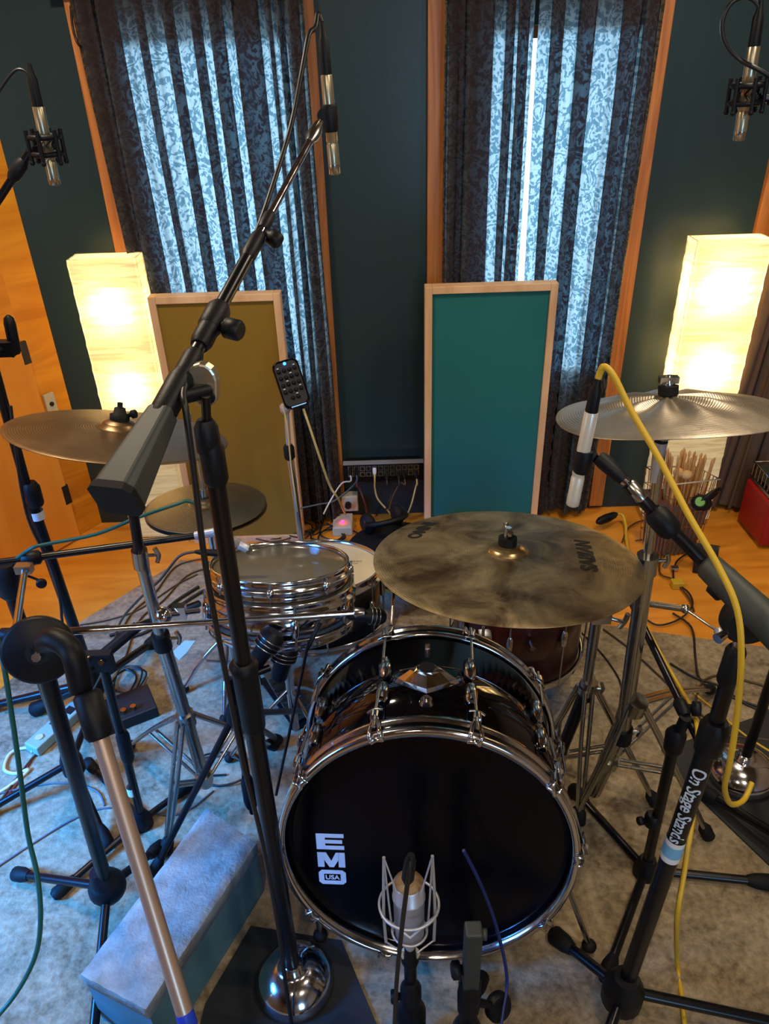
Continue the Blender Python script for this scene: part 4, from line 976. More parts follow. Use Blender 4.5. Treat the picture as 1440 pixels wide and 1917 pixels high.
# text along the pole
ax0, ax1 = Q(1258, 1585, .815), Q(1297, 1450, .83)
def on_pole(s, size, tcen, r, m, parent, name, bold=.0006):
    vs, fs = text_geo(s, size, .0001, bold, .95); dd = (top_t-H0).normalized(); c0 = H0+dd*tcen
    view = (V((0, 0, CAMH))-c0); view = (view-dd*view.dot(dd)).normalized(); rgt = dd.cross(view)*-1
    rgt = view.cross(dd)*-1
    out = []
    for p in vs:      # text x runs down the pole, text up points to the right
        ang = p.y/r; nn = view*math.cos(ang)+rgt*math.sin(ang)
        out.append(c0-dd*p.x*.86+nn*(r+.0004+(.0003 if p.z > 0 else 0)))
    return MB().add(out, fs, True).build(name, m, parent, smooth=False)
tcen = ((Q(1279, 1510, .82)-H0).length)
on_pole('On Stage Stands', .034, tcen, .0165, M['white'], t, 'lettering', .0004)
ls0, ls1 = H0+(top_t-H0).normalized()*((Q(1252, 1612, .815)-H0).length), H0+(top_t-H0).normalized()*((Q(1262, 1578, .815)-H0).length)
lb = MB().rod(ls0, ls1, .0172, caps=False, n=24).build('label', M['whitetape'], t, 'white and blue paper label')
l0, l1 = ls0.lerp(ls1, .25), ls0.lerp(ls1, .78)
MB().rod(l0, l1, .0175, caps=False, n=24).build('label_print', M['lightblue'], lb)
# pale microphone
ma, mbt = Q(1108, 768, 1.03), Q(1072, 944, 1.03)
pm_, d = pencil('pale pencil microphone pointing down on the right boom, with a yellow cable', ma, mbt, .0104, M['micwhite'], cap=M['micwhite'], cl=.052)
p = Q(1092, 862, 1.03); b = MB(); b.prof(p-d*.018, p+d*.020, [(0, .0125), (.1, .014), (.9, .014), (1, .0125)]); b.rod(p, m0, .0095); b.build('microphone_clip', M['plastic'], pm_)
ct = ma-d*.050
cable('yellow cable arching from the pale microphone and down along the right front stand', [ct, ct+V((.002, 0, .010)), Q(1132, 686, 1.025), Q(1150, 705, 1.015), Q(1180, 765, .995), Q(1235, 860, .95), Q(1290, 965, .90), Q(1345, 1060, .855), Q(1380, 1140, .82), Q(1388, 1230, .80), Q(1380, 1340, .80), Q(1366, 1430, .80), Q(1357, 1475, .82), Q(1368, 1505, .86), Q(1392, 1498, .90), Q(1408, 1465, .93)], .0052, M['cord_yellow'])
cable('yellow cable running down over the rug at the right front', [G(1195, 1145, .35), G(1235, 1220, .3), G(1275, 1290, .25), Q(1303, 1350, 1.1), Q(1306, 1440, 1.02), Q(1297, 1530, .90), Q(1280, 1640, .83), Q(1268, 1720, .80), G(1268, 1800, .03), G(1278, 1880, FZ+.006), G(1285, 1960, FZ+.006)], .0052, M['cord_yellow'])

# ------------------------------------------------------------------ short boom stand behind it
hb = Q(1209, 1628, 1.10); tpc = Q(1262, 1392, 1.10)
t = thing('microphone_stand', 'short black boom stand between the chrome stand and the lettered stand', 'microphone stand', (hb.x, hb.y, FZ))
MB().rod(hb, tpc, .0125).build('pole', M['black'], t)
dd = (tpc-hb).normalized()
MB().prof(tpc-dd*.03, tpc+dd*.045, [(0, .013), (.2, .02), (.8, .022), (1, .013)]).build('tilt_clutch', M['plastic'], t)
q = Q(1222, 1535, 1.10); MB().prof(q-dd*.02, q+dd*.02, [(0, .013), (.2, .019), (.8, .019), (1, .013)]).build('height_clutch', M['plastic'], t)
knob(t, q+V((-.018, 0, 0)), (-1, -.2, .1), .010, .018)
e0, e1 = Q(1300, 1360, 1.08), Q(1183, 1128, 1.42)
MB().rod(Q(1312, 1395, 1.05), e1, .0085).build('boom', M['black'], t)
q = Q(1277, 1325, 1.12); MB().prof(q-(e1-e0).normalized()*.02, q+(e1-e0).normalized()*.02, [(0, .010), (.2, .0145), (.8, .0145), (1, .010)]).build('boom_clutch', M['plastic'], t)
knob(t, q+V((.012, 0, 0)), (1, -.3, .05), .016, .026)
MB().rod(tpc, Q(1284, 1343, 1.095), .012).build('neck', M['plastic'], t)
tripod(t, (hb.x, hb.y, hb.z), [G(1135, 1828, FZ+.016), G(1075, 1478, FZ+.016), G(1440, 1652, FZ+.016)], .0105, M['black'], .03, .045)
# ------------------------------------------------------------------ stand at the right edge
bb = G(1385, 1452, FZ); t = thing('microphone_stand', 'black microphone stand with round chrome base on a black mat at the right edge', 'microphone stand', bb)
MB().revo((bb.x, bb.y, FZ+.006), (0, 0, 1), [(.088, 0), (.092, 0), (.09, .022), (.08, .04), (.055, .058), (.035, .064), (.022, .066), (.022, .08), (0, .08)], 64).build('base', M['chrome'], t)
MB().rod((bb.x, bb.y, .06), (bb.x, bb.y, .98), .013).build('pole', M['black'], t)
q = MB().poly([G(1238, 1405, FZ), G(1440, 1335, FZ), G(1600, 1420, FZ), G(1470, 1650, FZ), G(1290, 1478, FZ)], .005, (0, 0, 1)).build('floor_mat', M['mat'], smooth=False)
tag(q, 'black rubber mat under the chrome base at the right edge', 'floor mat')
q = thing('microphone_stand', 'black stand legs lying low at the right edge, in front of the black mat', 'microphone stand', G(1500, 1590, FZ))
f1, f0 = G(1312, 1478, FZ+.018), G(1500, 1590, .08)
lg = MB().rod(f0, f1, .0125).build('leg', M['black'], q); MB().prof(f1+(f0-f1).normalized()*.05, f1, [(0, .014), (.3, .02), (1, .02)], 12).build('rubber_foot', M['rubber'], lg)
lg = MB().rod(f0, G(1620, 1500, FZ+.015), .0125).build('leg', M['black'], q)
MB().rod(f0-V((0, 0, .04)), f0+V((0, 0, .5)), .014).build('pole', M['black'], q)

# ------------------------------------------------------------------ left front stand with disc clutch and long tube
hl = Q(201, 1660, 1.04); ds_ = Q(73, 1216, .98)
t = thing('microphone_stand', 'black tripod stand with a large disc clutch at the left front', 'microphone stand', (hl.x, hl.y, FZ))
MB().rod(hl, ds_, .0155).build('pole', M['black'], t)
dn = (V((0, 0, CAMH))-ds_).normalized(); dn = (dn+V((-.1, -.25, -.25))).normalized()
MB().prof(ds_-dn*.006, ds_+dn*.018, [(0, .052), (.1, .060), (.5, .060), (.65, .055), (1, .02)], 40).build('disc_clutch', M['plastic'], t)
MB().prof(ds_+dn*.016, ds_+dn*.040, [(0, .009), (.5, .0105), (1, .008)], 8).build('clutch_bolt', M['chrome'], t)
hub = V((hl.x, hl.y, hl.z)); b = MB(); b.ball(hub, .043, 18, (1, 1, .95)); b.prof(hub+V((0, 0, .02)), hub+V((-.012, 0, .06)), [(0, .035), (1, .018)]); b.build('hub', M['plastic'], t)
for px, py in ((32, 1636), (170, 1990), (300, 1585)):
    f = G(px, py, FZ+.016); d = (f-hub).normalized(); lg = MB().rod(hub+d*.03, f, .0105).build('leg', M['black'], t); MB().prof(f-d*.045, f+d*.01, [(0, .012), (.4, .018), (.9, .018), (1, .012)], 12).build('rubber_foot', M['rubber'], lg)
e0 = Q(100, 1196, .93); e1 = Q(141, 1238, .90); e2 = Q(152, 1290, .89)
bo = thing('boom_arm', 'thick tube boom arm with black sleeve and blue-taped end, descending at the left front', 'boom arm', e2)
MB().tube([Q(85, 1202, .94), e0, Q(128, 1212, .915), e1, e2], .019, 14, 6).build('elbow', M['plastic'], bo)
MB().rod(e2, Q(158, 1312, .88), .010).build('joint_rod', M['chrome'], bo)
ta, tb = Q(160, 1290, .885), Q(346, 1897, .60)
td = (tb-ta).normalized()
MB().prof(ta+td*.005, ta+td*.082, [(0, .018), (.06, .0225), (.9, .0225), (1, .019)], 22).build('sleeve', M['plastic'], bo)
MB().rod(ta+td*.07, tb, .0135).build('tube', M['copper'], bo, 'long satin metal tube')
MB().prof(tb-td*.003, tb+td*.025, [(0, .0142), (.85, .0148), (1, .012)], 18).build('blue_tape', M['bluetape'], bo, 'blue tape band')
MB().rod(tb+td*.02, tb+td*.24, .013).build('lower_tube', M['steel'], bo)

# ------------------------------------------------------------------ left stands
pa0 = Q(178, 1288, 1.70); pa1 = Q(-6, 690, 1.70)
t = thing('microphone_stand', 'tall black stand with white tape at the left edge, before the plywood door', 'microphone stand', (pa0.x, pa0.y, FZ))
MB().rod(pa0, Q(58, 940, 1.70), .016).build('lower_tube', M['black'], t)
MB().rod(Q(58, 940, 1.70), Q(-72, 470, 1.70), .0125).build('upper_tube', M['black'], t)
q = Q(62, 925, 1.70); d = (pa1-pa0).normalized(); MB().prof(q-d*.035, q+d*.035, [(0, .017), (.1, .021), (.8, .022), (1, .015)]).build('height_clutch', M['plastic'], t)
q = Q(70, 963, 1.70); MB().rod(q-d*.012, q+d*.012, .0175, caps=False, n=20).build('white_tape', M['whitetape'], t, 'white tape band')
tripod(t, (pa0.x, pa0.y, .13), [G(-30, 1325, FZ+.016), G(66, 1328, FZ+.016), G(290, 1200, FZ+.016)], .013, M['black'], .03, .05)
hm = thing('handheld_microphone', 'dark rounded microphone standing upright at the left edge, before the plywood door', 'microphone', Q(24, 660, 1.75))
MB().prof(Q(30, 662, 1.75), Q(15, 590, 1.75), [(0, .010), (.1, .0135), (.8, .0135), (.93, .011), (1, .004)], 18).build('body', M['plastic'], hm)
b = MB(); q = Q(8, 652, 1.74); b.box(q, (.05, .03, .035)); b.rod(q, Q(28, 664, 1.75), .009); b.rod(q, Q(-14, 662, 1.70), .009); b.build('clip', M['plastic'], hm)
cable('black cable wound down the tall left stand', [Q(20, 760, 1.67), Q(32, 860, 1.66), Q(42, 925, 1.655), Q(58, 985, 1.66), Q(95, 1060, 1.67), Q(112, 1120, 1.665), Q(120, 1180, 1.665), Q(150, 1240, 1.665)], .004, M['cord_black'])
# lower stand B
b0 = G(268, 1545, .06); b1 = Q(193, 1245, 1.28)
b0 = Q(266, 1535, 1.28)
t = thing('microphone_stand', 'short black stand with bolted clamp and white tape, behind the disc-clutch stand', 'microphone stand', (b0.x, b0.y, FZ))
d = (b1-b0).normalized()
MB().rod(b0, b1, .011).build('pole', M['black'], t)
q = Q(235, 1400, 1.28); MB().prof(q-d*.05, q+d*.06, [(0, .0115), (.15, .0165), (.85, .0165), (1, .0115)]).build('height_clutch', M['plastic'], t)
q = Q(247, 1479, 1.28); MB().rod(q-d*.014, q+d*.014, .0122, caps=False, n=20).build('white_tape', M['whitetape'], t, 'white tape band')
b = MB(); c0, c1 = Q(150, 1262, 1.24), Q(258, 1172, 1.34); b.rod(c0, c1, .013); b.box(Q(180, 1238, 1.26), (.075, .02, .05)); b.build('clamp_bar', M['plastic'], t)
b = MB()
for px, py in ((166, 1233), (193, 1237)): q = Q(px, py, 1.245); b.rod(q, q+V((0, -.014, .006)), .0065, n=8)
b.build('clamp_bolts', M['chrome'], t)
MB().rod(c1, Q(372, 1130, 1.5), .009).build('boom', M['black'], t)
tripod(t, (b0.x, b0.y, b0.z), [G(107, 1672, FZ+.014), G(352, 1472, FZ+.014), G(165, 1428, FZ+.014)], .009, M['black'], .026, .035)
# stand F
f0 = Q(474, 1520, 1.20); f1 = Q(440, 1335, 1.24)
t = thing('microphone_stand', 'low black tripod stand directly behind the central pole, left of the bass drum', 'microphone stand', (f0.x, f0.y, FZ))
MB().rod(f0, Q(428, 1270, 1.25), .0095).build('pole', M['black'], t)
q = Q(466, 1480, 1.2); d = (f1-f0).normalized(); MB().prof(q-d*.05, q+d*.045, [(0, .0135), (.2, .017), (.8, .016), (1, .011)]).build('height_clutch', M['plastic'], t)
tripod(t, V((f1.x, f1.y, f1.z)), [G(288, 1632, FZ+.016), G(590, 1330, FZ+.016), G(520, 1385, FZ+.016)], .0085, M['black'], .022, .03)
MB().rod(Q(430, 1280, 1.25), Q(505, 1250, 1.30), .0085).build('boom', M['black'], t)
def clipmic(label, c, d, r, L, name='clip_microphone'):
    c = V(c); d = V(d).normalized(); t = thing(name, label, 'microphone', c)
    MB().prof(c, c+d*L, [(0, r*.5), (.1, r*.9), (.55, r), (.6, r*1.3), (.9, r*1.35), (1, r*.9)], 18).build('body', M['plastic'], t)
    b = MB(); u, w_ = frame(d)
    for s_ in (.62, .72, .82): b.tube([c+d*L*s_+(u*math.cos(q)+w_*math.sin(q))*r*1.38 for q in [2*PI*i/12 for i in range(12)]], r*.07, 6, 2, closed=True)
    b.build('grille', M['steel'], t)
    return t
clipmic('black side-address microphone under the snare drum, beside the central pole', Q(468, 1255, 1.30), (.5, .3, .62), .022, .11)
clipmic('black round microphone below the chrome snare drum, right of the other', Q(520, 1275, 1.36), (.25, .25, .75), .022, .10)
clipmic('small black microphone at the end of the long chrome boom, above the bass drum', Q(648, 1150, 1.20), (.9, .2, -.28), .013, .085)
MB_ = MB(); MB_.rod(Q(600, 1165, 1.38), Q(575, 1215, 1.34), .006); MB_.rod(Q(578, 1200, 1.2), Q(517, 1488, 1.14), .0035)
tag(MB_.build('stand_rod', M['black']), 'thin black rod slanting down between the central pole and the bass drum', 'stand rod')
# chrome boom across the left
q0, q1 = Q(-40, 1194, 1.08), Q(672, 1147, 1.20)
t = thing('boom_arm', 'long thin chrome boom arm running level across the left half in front of the drums', 'boom arm', q0)
MB().rod(q0, Q(205, 1177, 1.12), .0078).build('outer_tube', M['chrome'], t)
MB().rod(Q(205, 1177, 1.12), q1, .0062).build('inner_tube', M['chrome'], t)
q = Q(20, 1188, 1.09); MB().prof(q-V((.02, 0, 0)), q+V((.02, 0, 0)), [(0, .010), (.1, .0135), (.9, .0135), (1, .010)]).build('collar', M['plastic'], t)
q = Q(668, 1147, 1.20); MB().prof(q-V((.006, 0, 0)), q+V((.016, 0, 0)), [(0, .008), (.2, .011), (1, .009)]).build('end_swivel', M['steel'], t)
# stand C with black boom and silver mic over the hi-hat
cc0 = Q(14, 1095, 1.42); fl = G(70, 1500, FZ)
t = thing('microphone_stand', 'black boom stand at the left edge reaching the silver snare microphone', 'microphone stand', (cc0.x, 1.42, FZ))
MB().rod(V((cc0.x, 1.42, .10)), V((cc0.x, 1.42, cc0.z)), .015).build('pole', M['black'], t)
b = MB(); b.prof(Q(20, 1118, 1.42), Q(8, 1055, 1.42), [(0, .016), (.15, .026), (.8, .03), (1, .02)], 20); b.build('tilt_clutch', M['plastic'], t)
s0, s1 = Q(-40, 1058, 1.38), Q(366, 1003, 1.50)
MB().rod(s0, s1, .0085).build('boom', M['black'], t)
MB().prof(Q(40, 1047, 1.4), Q(78, 1042, 1.41), [(0, .010), (.1, .0165), (.9, .0165), (1, .010)]).build('boom_clutch', M['plastic'], t)
q = Q(52, 1078, 1.38); MB().rod(q, Q(80, 1089, 1.38), .003).build('lever', M['black'], t); knob(t, Q(78, 1088, 1.38), (.3, -1, 0), .0115, .014)
MB().rod(Q(46, 1066, 1.36), Q(29, 1185, 1.14), .0075).build('height_rod', M['chrome'], t)
MB().box(Q(45, 1064, 1.36), (.035, .02, .02)).build('rod_clamp', M['steel'], t)
tripod(t, (cc0.x, 1.42, .10), [(cc0.x-.25, 1.30, FZ+.014), (cc0.x-.05, 1.70, FZ+.014), (cc0.x+.14, 1.22, FZ+.014)], .010, M['black'])
sm, d = pencil('silver microphone angled down at the chrome snare from the left boom', Q(398, 992, 1.50), Q(470, 1031, 1.50), .0115, M['silverpaint'], cable_end=False)
MB().rod(s1, Q(402, 996, 1.50), .0105).build('swivel', M['silverpaint'], sm)
MB().prof(Q(365, 1033, 1.46), Q(418, 1036, 1.47), [(0, .004), (.3, .008), (.9, .009), (1, .007)], 12).build('connector', M['plastic'], sm)
cable('brown cable running from the snare microphone connector to the rug', [Q(365, 1033, 1.46), Q(335, 1042, 1.46), Q(300, 1085, 1.46), Q(262, 1120, 1.46), Q(225, 1165, 1.5), Q(205, 1230, 1.55), G(150, 1330, FZ+.005), G(60, 1420, FZ+.005), G(-20, 1530, FZ+.005)], .0034, M['cord_brown'])
cable('green cable draped from the hi-hat across to the left boom', [Q(378, 948, 1.47), Q(352, 938, 1.47), Q(330, 944, 1.46), Q(260, 968, 1.44), Q(180, 1000, 1.42), Q(90, 1018, 1.40), Q(60, 1026, 1.39), Q(30, 1046, 1.40)], .0042, M['cord_green'])
cable('green cable hanging down the left edge and across the blue-lit rug', [Q(-10, 1180, 1.05), Q(6, 1240, .98), Q(22, 1340, .95), Q(35, 1430, .92), Q(52, 1560, .88), Q(70, 1640, .84), Q(76, 1720, .80), Q(66, 1790, .77), Q(30, 1860, .74), Q(-20, 1920, .7)], .0046, M['cord_green'])

# ------------------------------------------------------------------ headphone mixer on its chrome stand
mc = Q(545, 718, 2.40); t = thing('microphone_stand', 'slim chrome stand carrying the headphone mixer, before the left curtain', 'microphone stand', (mc.x-.0, 2.40, 0))
bs = Q(566, 1010, 2.40)
MB().rod((bs.x, 2.40, .02), Q(541, 842, 2.40), .0125).build('lower_tube', M['chrome'], t)
MB().rod(Q(541, 842, 2.40), Q(536, 768, 2.40), .009).build('upper_tube', M['silverpaint'], t)
MB().prof(Q(543, 860, 2.40), Q(540, 832, 2.40), [(0, .013), (.15, .02), (.8, .02), (1, .013)]).build('clutch', M['plastic'], t)
MB().prof(Q(536, 775, 2.40), Q(532, 755, 2.40), [(0, .010), (.3, .018), (.8, .018), (1, .010)]).build('clamp', M['silverpaint'], t)
MB().revo((bs.x, 2.40, 0), (0, 0, 1), [(.11, .0), (.11, .012), (.06, .022), (.018, .03), (0, .03)], 40).build('base', M['steel'], t)
mxn = (V((0, 0, CAMH))-mc).normalized(); mxn = (mxn+V((0, 0, .2))).normalized(); up_ = (Q(522, 680, 2.40)-Q(568, 760, 2.40)); up_ = (Q(533, 672, 2.4)-Q(562, 765, 2.4)); up_ = (up_-mxn*up_.dot(mxn)).normalized(); rx_ = up_.cross(mxn)
HM = Matrix(((rx_.x, up_.x, mxn.x, mc.x), (rx_.y, up_.y, mxn.y, mc.y), (rx_.z, up_.z, mxn.z, mc.z), (0, 0, 0, 1)))
hx = thing('headphone_mixer', 'black rounded headphone mixer with rows of knobs and a blue light, on the chrome stand', 'audio mixer', mc)
pts = []; hw, hh, cr = .046, .083, .022
for cx_, cy_, a0 in ((hw-cr, hh-cr, 0), (-hw+cr, hh-cr, 90), (-hw+cr, -hh+cr, 180), (hw-cr, -hh+cr, 270)):
    for k in range(7): a = math.radians(a0+15*k); pts.append((cx_+cr*math.cos(a), cy_+cr*math.sin(a)*1.0))
bev(MB(HM).poly([V((x, y, -.02)) for x, y in pts], .026, (0, 0, 1)).build('body', M['gloss'], hx, smooth=False), .006, 3)
pb = MB(HM).poly([V((x*.86, y*.9, .006)) for x, y in pts], .0012, (0, 0, 1)).build('face_plate', M['darkbronze'], hx, smooth=False)
for r in range(5):
    for c_ in range(4):
        if r == 4 and c_ not in (1, 2): continue
        x = -.028+c_*.0187; y = .047-r*.024
        kb = MB(HM).prof((x, y, .007), (x, y, .016), [(0, .0075), (.8, .006), (1, .004)], 12).build('knob', M['rubber'], hx)
        if (r+c_) % 3 == 0: MB(HM).box((x, y+.0115, .0078), (.007, .003, .0012)).build('legend', M['white'], kb)
MB(HM).ball((0, .069, .009), .0052).build('blue_light', M['led_blue'], hx, 'glowing blue light')
cable('cream cable hanging from the headphone mixer to the floor', [Q(568, 765, 2.38), Q(580, 800, 2.37), Q(600, 860, 2.38), Q(618, 910, 2.42), Q(634, 935, 2.46), G(648, 965, .02), G(662, 985, .01)], .0046, M['cord_cream'])
cable('thin cable hanging alongside the chrome mixer stand', [Q(530, 758, 2.38), Q(538, 800, 2.37), Q(546, 880, 2.37), Q(556, 950, 2.37), G(562, 1010, .01)], .003, M['cord_cream'])

# ------------------------------------------------------------------ wall stage box with connectors
xa, xb = Q(643, 880, WY-.08), Q(793, 880, WY-.08); zt, zb = Q(700, 868, WY-.08).z, Q(700, 902, WY-.08).z
t = thing('stage_box', 'long black connector panel on the wall between the two acoustic panels', 'connector box', ((xa.x+xb.x)/2, WY-.04, zb))
bev(MB().box(((xa.x+xb.x)/2, WY-.068, (zt+zb)/2), (xb.x-xa.x, .024, zt-zb)).build('housing', M['black'], t, smooth=False), .002)
MB().box(((xa.x+xb.x)/2, WY-.028, (zt+zb)/2), (xb.x-xa.x-.03, .056, zt-zb-.02)).build('wall_bracket', M['black'], t, smooth=False)
MB().box(((xa.x+xb.x)/2, WY-.070, zt+.001), (xb.x-xa.x, .030, .004)).build('lid', M['silverpaint'], t, 'pale metal lid edge')
for r in range(2):
    for k in range(12):
        x = xa.x+.03+k*(xb.x-xa.x-.06)/11; z = zt-.020-r*.027
        jk = MB().box((x, WY-.082, z), (.021, .004, .022)).build('socket', M['steel'], t)
        MB().rod((x, WY-.083, z), (x, WY-.086, z), .0072, n=12).build('socket_hole', M['rubber'], jk)
plugs = [(0, 0, 'white', [(640, 905), (620, 935), (606, 962)]), (1, 0, 'grey', [(655, 915), (625, 938), (598, 944), (560, 952)]), (1, 1, 'red', [(673, 915), (684, 945), (688, 970)]),
         (4, 0, 'cream', [(702, 915), (708, 935), (728, 958), (738, 972)]), (9, 1, 'brown', [(750, 905), (735, 930), (728, 955)]), (11, 1, 'cream', [(779, 910), (770, 945), (757, 976)]), (8, 1, 'black', [(740, 910), (728, 940), (720, 960)]), (6, 1, 'black', [(716, 915), (712, 945), (705, 965)])]
cl3 = {'white': 'cord_white', 'grey': 'cord_grey', 'red': 'cord_red', 'cream': 'cord_cream', 'brown': 'cord_brown', 'black': 'cord_black'}
wh = ['first socket from the left', 'second socket from the left, upper row', 'second socket from the left, lower row', 'fifth socket from the left', 'tenth socket from the left', 'last socket on the right', 'ninth socket from the left', 'seventh socket from the left']
for (k, r, cn, pts), wd in zip(plugs, wh):
    x = xa.x+.03+k*(xb.x-xa.x-.06)/11; z = zt-.020-r*.027; p0 = V((x, WY-.088, z)); ds2 = WY-.12
    cb = thing('cable', '%s cable plugged into the wall panel, %s' % ({'cream': 'cream', 'grey': 'pale grey'}.get(cn, cn), wd), 'cable', p0)
    MB().prof(p0, p0+V((0, -.03, -.012)), [(0, .008), (.6, .008), (1, .005)], 12).build('plug', M['whitetape'] if k == 4 else M['plastic'], cb)
    P = [p0+V((0, -.03, -.012)), p0+V((0, -.045, -.03))]+[Q(a, b_, ds2-.03*i) for i, (a, b_) in enumerate(pts[:-1])]
    e_ = Q(*pts[-1], 2.6); g_ = G(*pts[-1], .01); P.append(g_ if g_.y < WY-.03 else Q(*pts[-1], ds2-.09)); MB().tube(P, .0036, 6, 5).build('cord', M[cl3[cn]], cb)
# clutter on the floor by the wall
lb = G(643, 990, 0); t = thing('power_adapter', 'grey power block with a glowing red light on the floor by the wall', 'power adapter', (lb.x, lb.y, 0))
bev(MB().box((lb.x, lb.y, .022), (.085, .12, .044)).build('case', M['beige'], t, smooth=False), .006, 3)
MB().ball((lb.x, lb.y-.02, .047), .008).build('red_light', M['led_red'], t, 'glowing red light')
ob = Q(652, 945, WY-.06); t = thing('outlet_box', 'beige outlet box low on the wall beneath the connector panel', 'outlet', (ob.x, WY-.03, ob.z-.04))
bev(MB().box((ob.x, WY-.03, ob.z-.0), (.085, .05, .075)).build('case', M['beige'], t, smooth=False), .004)
MB().rod((ob.x, WY-.055, ob.z), (ob.x, WY-.075, ob.z), .014).build('plug', M['plastic'], t)

# ------------------------------------------------------------------ large condenser microphone in front of the bass drum
ym = .79; c1, c0 = Q(765, 1652, ym), Q(765, 1760, ym)
c0 = V((c1.x, ym-.02, c1.z-.135)); d = (c1-c0).normalized()
t = thing('condenser_microphone', 'large silver condenser microphone in a wire shock mount, before the bass drum', 'microphone', c0)
MB().prof(c0, c1, [(0, .020), (.08, .027), (.72, .0285), (.74, .030), (.77, .030), (.78, .0285), (.98, .0285), (1, .026)], 28).build('body', M['silverpaint'], t)
MB().prof(c1-d*.001, c1+d*.006, [(0, .0265), (.6, .0255), (1, .015)], 28).build('grille_top', M['mesh'], t, 'tan mesh top')
u, w_ = frame(d); u = V((1, 0, 0)); w_ = d.cross(u)
rcn = c0.lerp(c1, .62); b = MB()
for k in (.30, .62): 
    pass
b.tube([rcn+(u*math.cos(q)+w_*math.sin(q))*.054 for q in [2*PI*i/16 for i in range(16)]], .0026, 8, 3, closed=True)
low = rcn-d*.07
b.tube([low+(u*math.cos(q)+w_*math.sin(q))*.032 for q in [2*PI*i/16 for i in range(16)]], .0024, 8, 3, closed=True)
b.build('shock_ring', M['silverpaint'], t)
for sg in (-1, 1):
    b = MB(); A = rcn+u*sg*.042+d*.125+w_*(-.01); Bq = rcn+u*sg*.044-d*.085-w_*.01
    b.tube([A, rcn+u*sg*.046-w_*.012, Bq], .0032, 6, 3); b.tube([A, c1+u*sg*.020-w_*.026], .0018, 6, 1); b.tube([A, rcn+u*sg*.034-d*.01-w_*.02, low+u*sg*.03], .002, 6, 3)
    b.tube([Bq, low-d*.02+u*sg*.012-w_*.03], .0018, 6, 1); b.tube([rcn+u*sg*.050-d*.012-w_*.015, rcn-d*.045-w_*.034], .0028, 6, 1)
    b.build('shock_frame', M['silverpaint'], t)
jn = c0-d*.02; MB().prof(jn-d*.02, jn+d*.02, [(0, .006), (.5, .012), (1, .010)]).build('mount_stem', M['silverpaint'], t)
st = thing('microphone_stand', 'short black stand under the large condenser microphone, at the bottom edge', 'microphone stand', (jn.x, jn.y-.02, FZ))
MB().prof(jn-V((0, 0, .075)), jn-V((0, 0, .01)), [(0, .012), (.3, .017), (.6, .012), (1, .010)]).build('swivel', M['plastic'], st)
b = MB(); b.tube([jn-V((0, 0, .035))+(V((1, 0, 0))*math.cos(q)+V((0, .2, 1)).normalized()*math.sin(q))*.015 for q in [2*PI*i/12 for i in range(12)]], .004, 8, 2, closed=True); b.build('thread_ring', M['beige'], st)
MB().rod((jn.x, jn.y-.01, .09), jn-V((0, 0, .06)), .0125).build('pole', M['black'], st)
q = V((jn.x, jn.y-.01, jn.z-.17)); MB().prof(q-V((0, 0, .05)), q+V((0, 0, .05)), [(0, .014), (.2, .021), (.8, .021), (1, .013)]).build('clutch', M['plastic'], st); knob(st, q+V((-.018, 0, 0)), (-1, 0, 0), .013, .022)
tripod(st, (jn.x, jn.y-.01, .10), [(jn.x-.17, jn.y-.2, FZ+.012), (jn.x+.17, jn.y-.18, FZ+.012), (jn.x+.0, jn.y-.30, FZ+.012)], .009, M['black'])
cable('black cable hanging in front of the large condenser microphone', [Q(768, 1610, .66), Q(765, 1640, .65), Q(757, 1700, .64), Q(748, 1780, .64), Q(742, 1850, .63), Q(738, 1940, .62)], .0036, M['cord_black'])
b = MB(); b.prof(Q(770, 1600, .665), Q(762, 1655, .655), [(0, .005), (.2, .009), (.8, .0095), (1, .004)], 14); tag(b.build('cable_connector', M['plastic']), 'black cable connector hanging before the condenser microphone', 'connector')
# second front stand with clamp
yc = .72; k0, k1 = Q(887, 1738, yc), Q(880, 1842, yc)
t = thing('microphone_stand', 'black stand with square clamp and side knob, right of the large condenser microphone', 'microphone stand', (k1.x, yc, FZ))
dk = (k0-k1).normalized(); b = MB(); rt2 = dk.to_track_quat('Z', 'Y').to_matrix(); b.box(k0.lerp(k1, .5), (.030, .03, (k0-k1).length), rt2); bev(b.build('clamp_block', M['greyplastic'], t, smooth=False), .004)
knob(t, Q(868, 1815, yc), (-1, -.1, .1), .016, .022); knob(t, Q(897, 1748, yc), (1, -.2, .1), .010, .014, M['greyplastic'])
MB().prof(k1+dk*.01, k1-dk*.09, [(0, .018), (.1, .0215), (.3, .017), (.4, .0225), (1, .021)]).build('clutch', M['plastic'], t)
MB().rod((k1.x, yc, .08), k1-dk*.02, .012).build('pole', M['black'], t)
q = Q(932, 1884, .74); dn = V((.5, -.75, .5)).normalized(); MB().prof(q-dn*.01, q+dn*.012, [(0, .024), (.2, .028), (.8, .028), (1, .024)], 24).build('disc_clutch', M['plastic'], t)
MB().rod(q, k1-dk*.06, .008).build('clutch_arm', M['plastic'], t)
tripod(t, (k1.x, yc, .10), [(k1.x-.10, yc-.22, FZ+.012), (k1.x+.2, yc-.12, FZ+.012), (k1.x+.05, yc+.14, FZ+.012)], .009, M['black'])
cable('dark blue cable running up over the right of the bass drum head', [Q(868, 1592, .84), Q(893, 1640, .835), Q(918, 1700, .82), Q(936, 1760, .80), Q(947, 1810, .78), Q(949, 1850, .76), Q(941, 1900, .72), Q(934, 1960, .68)], .0036, M['cord_blue'])

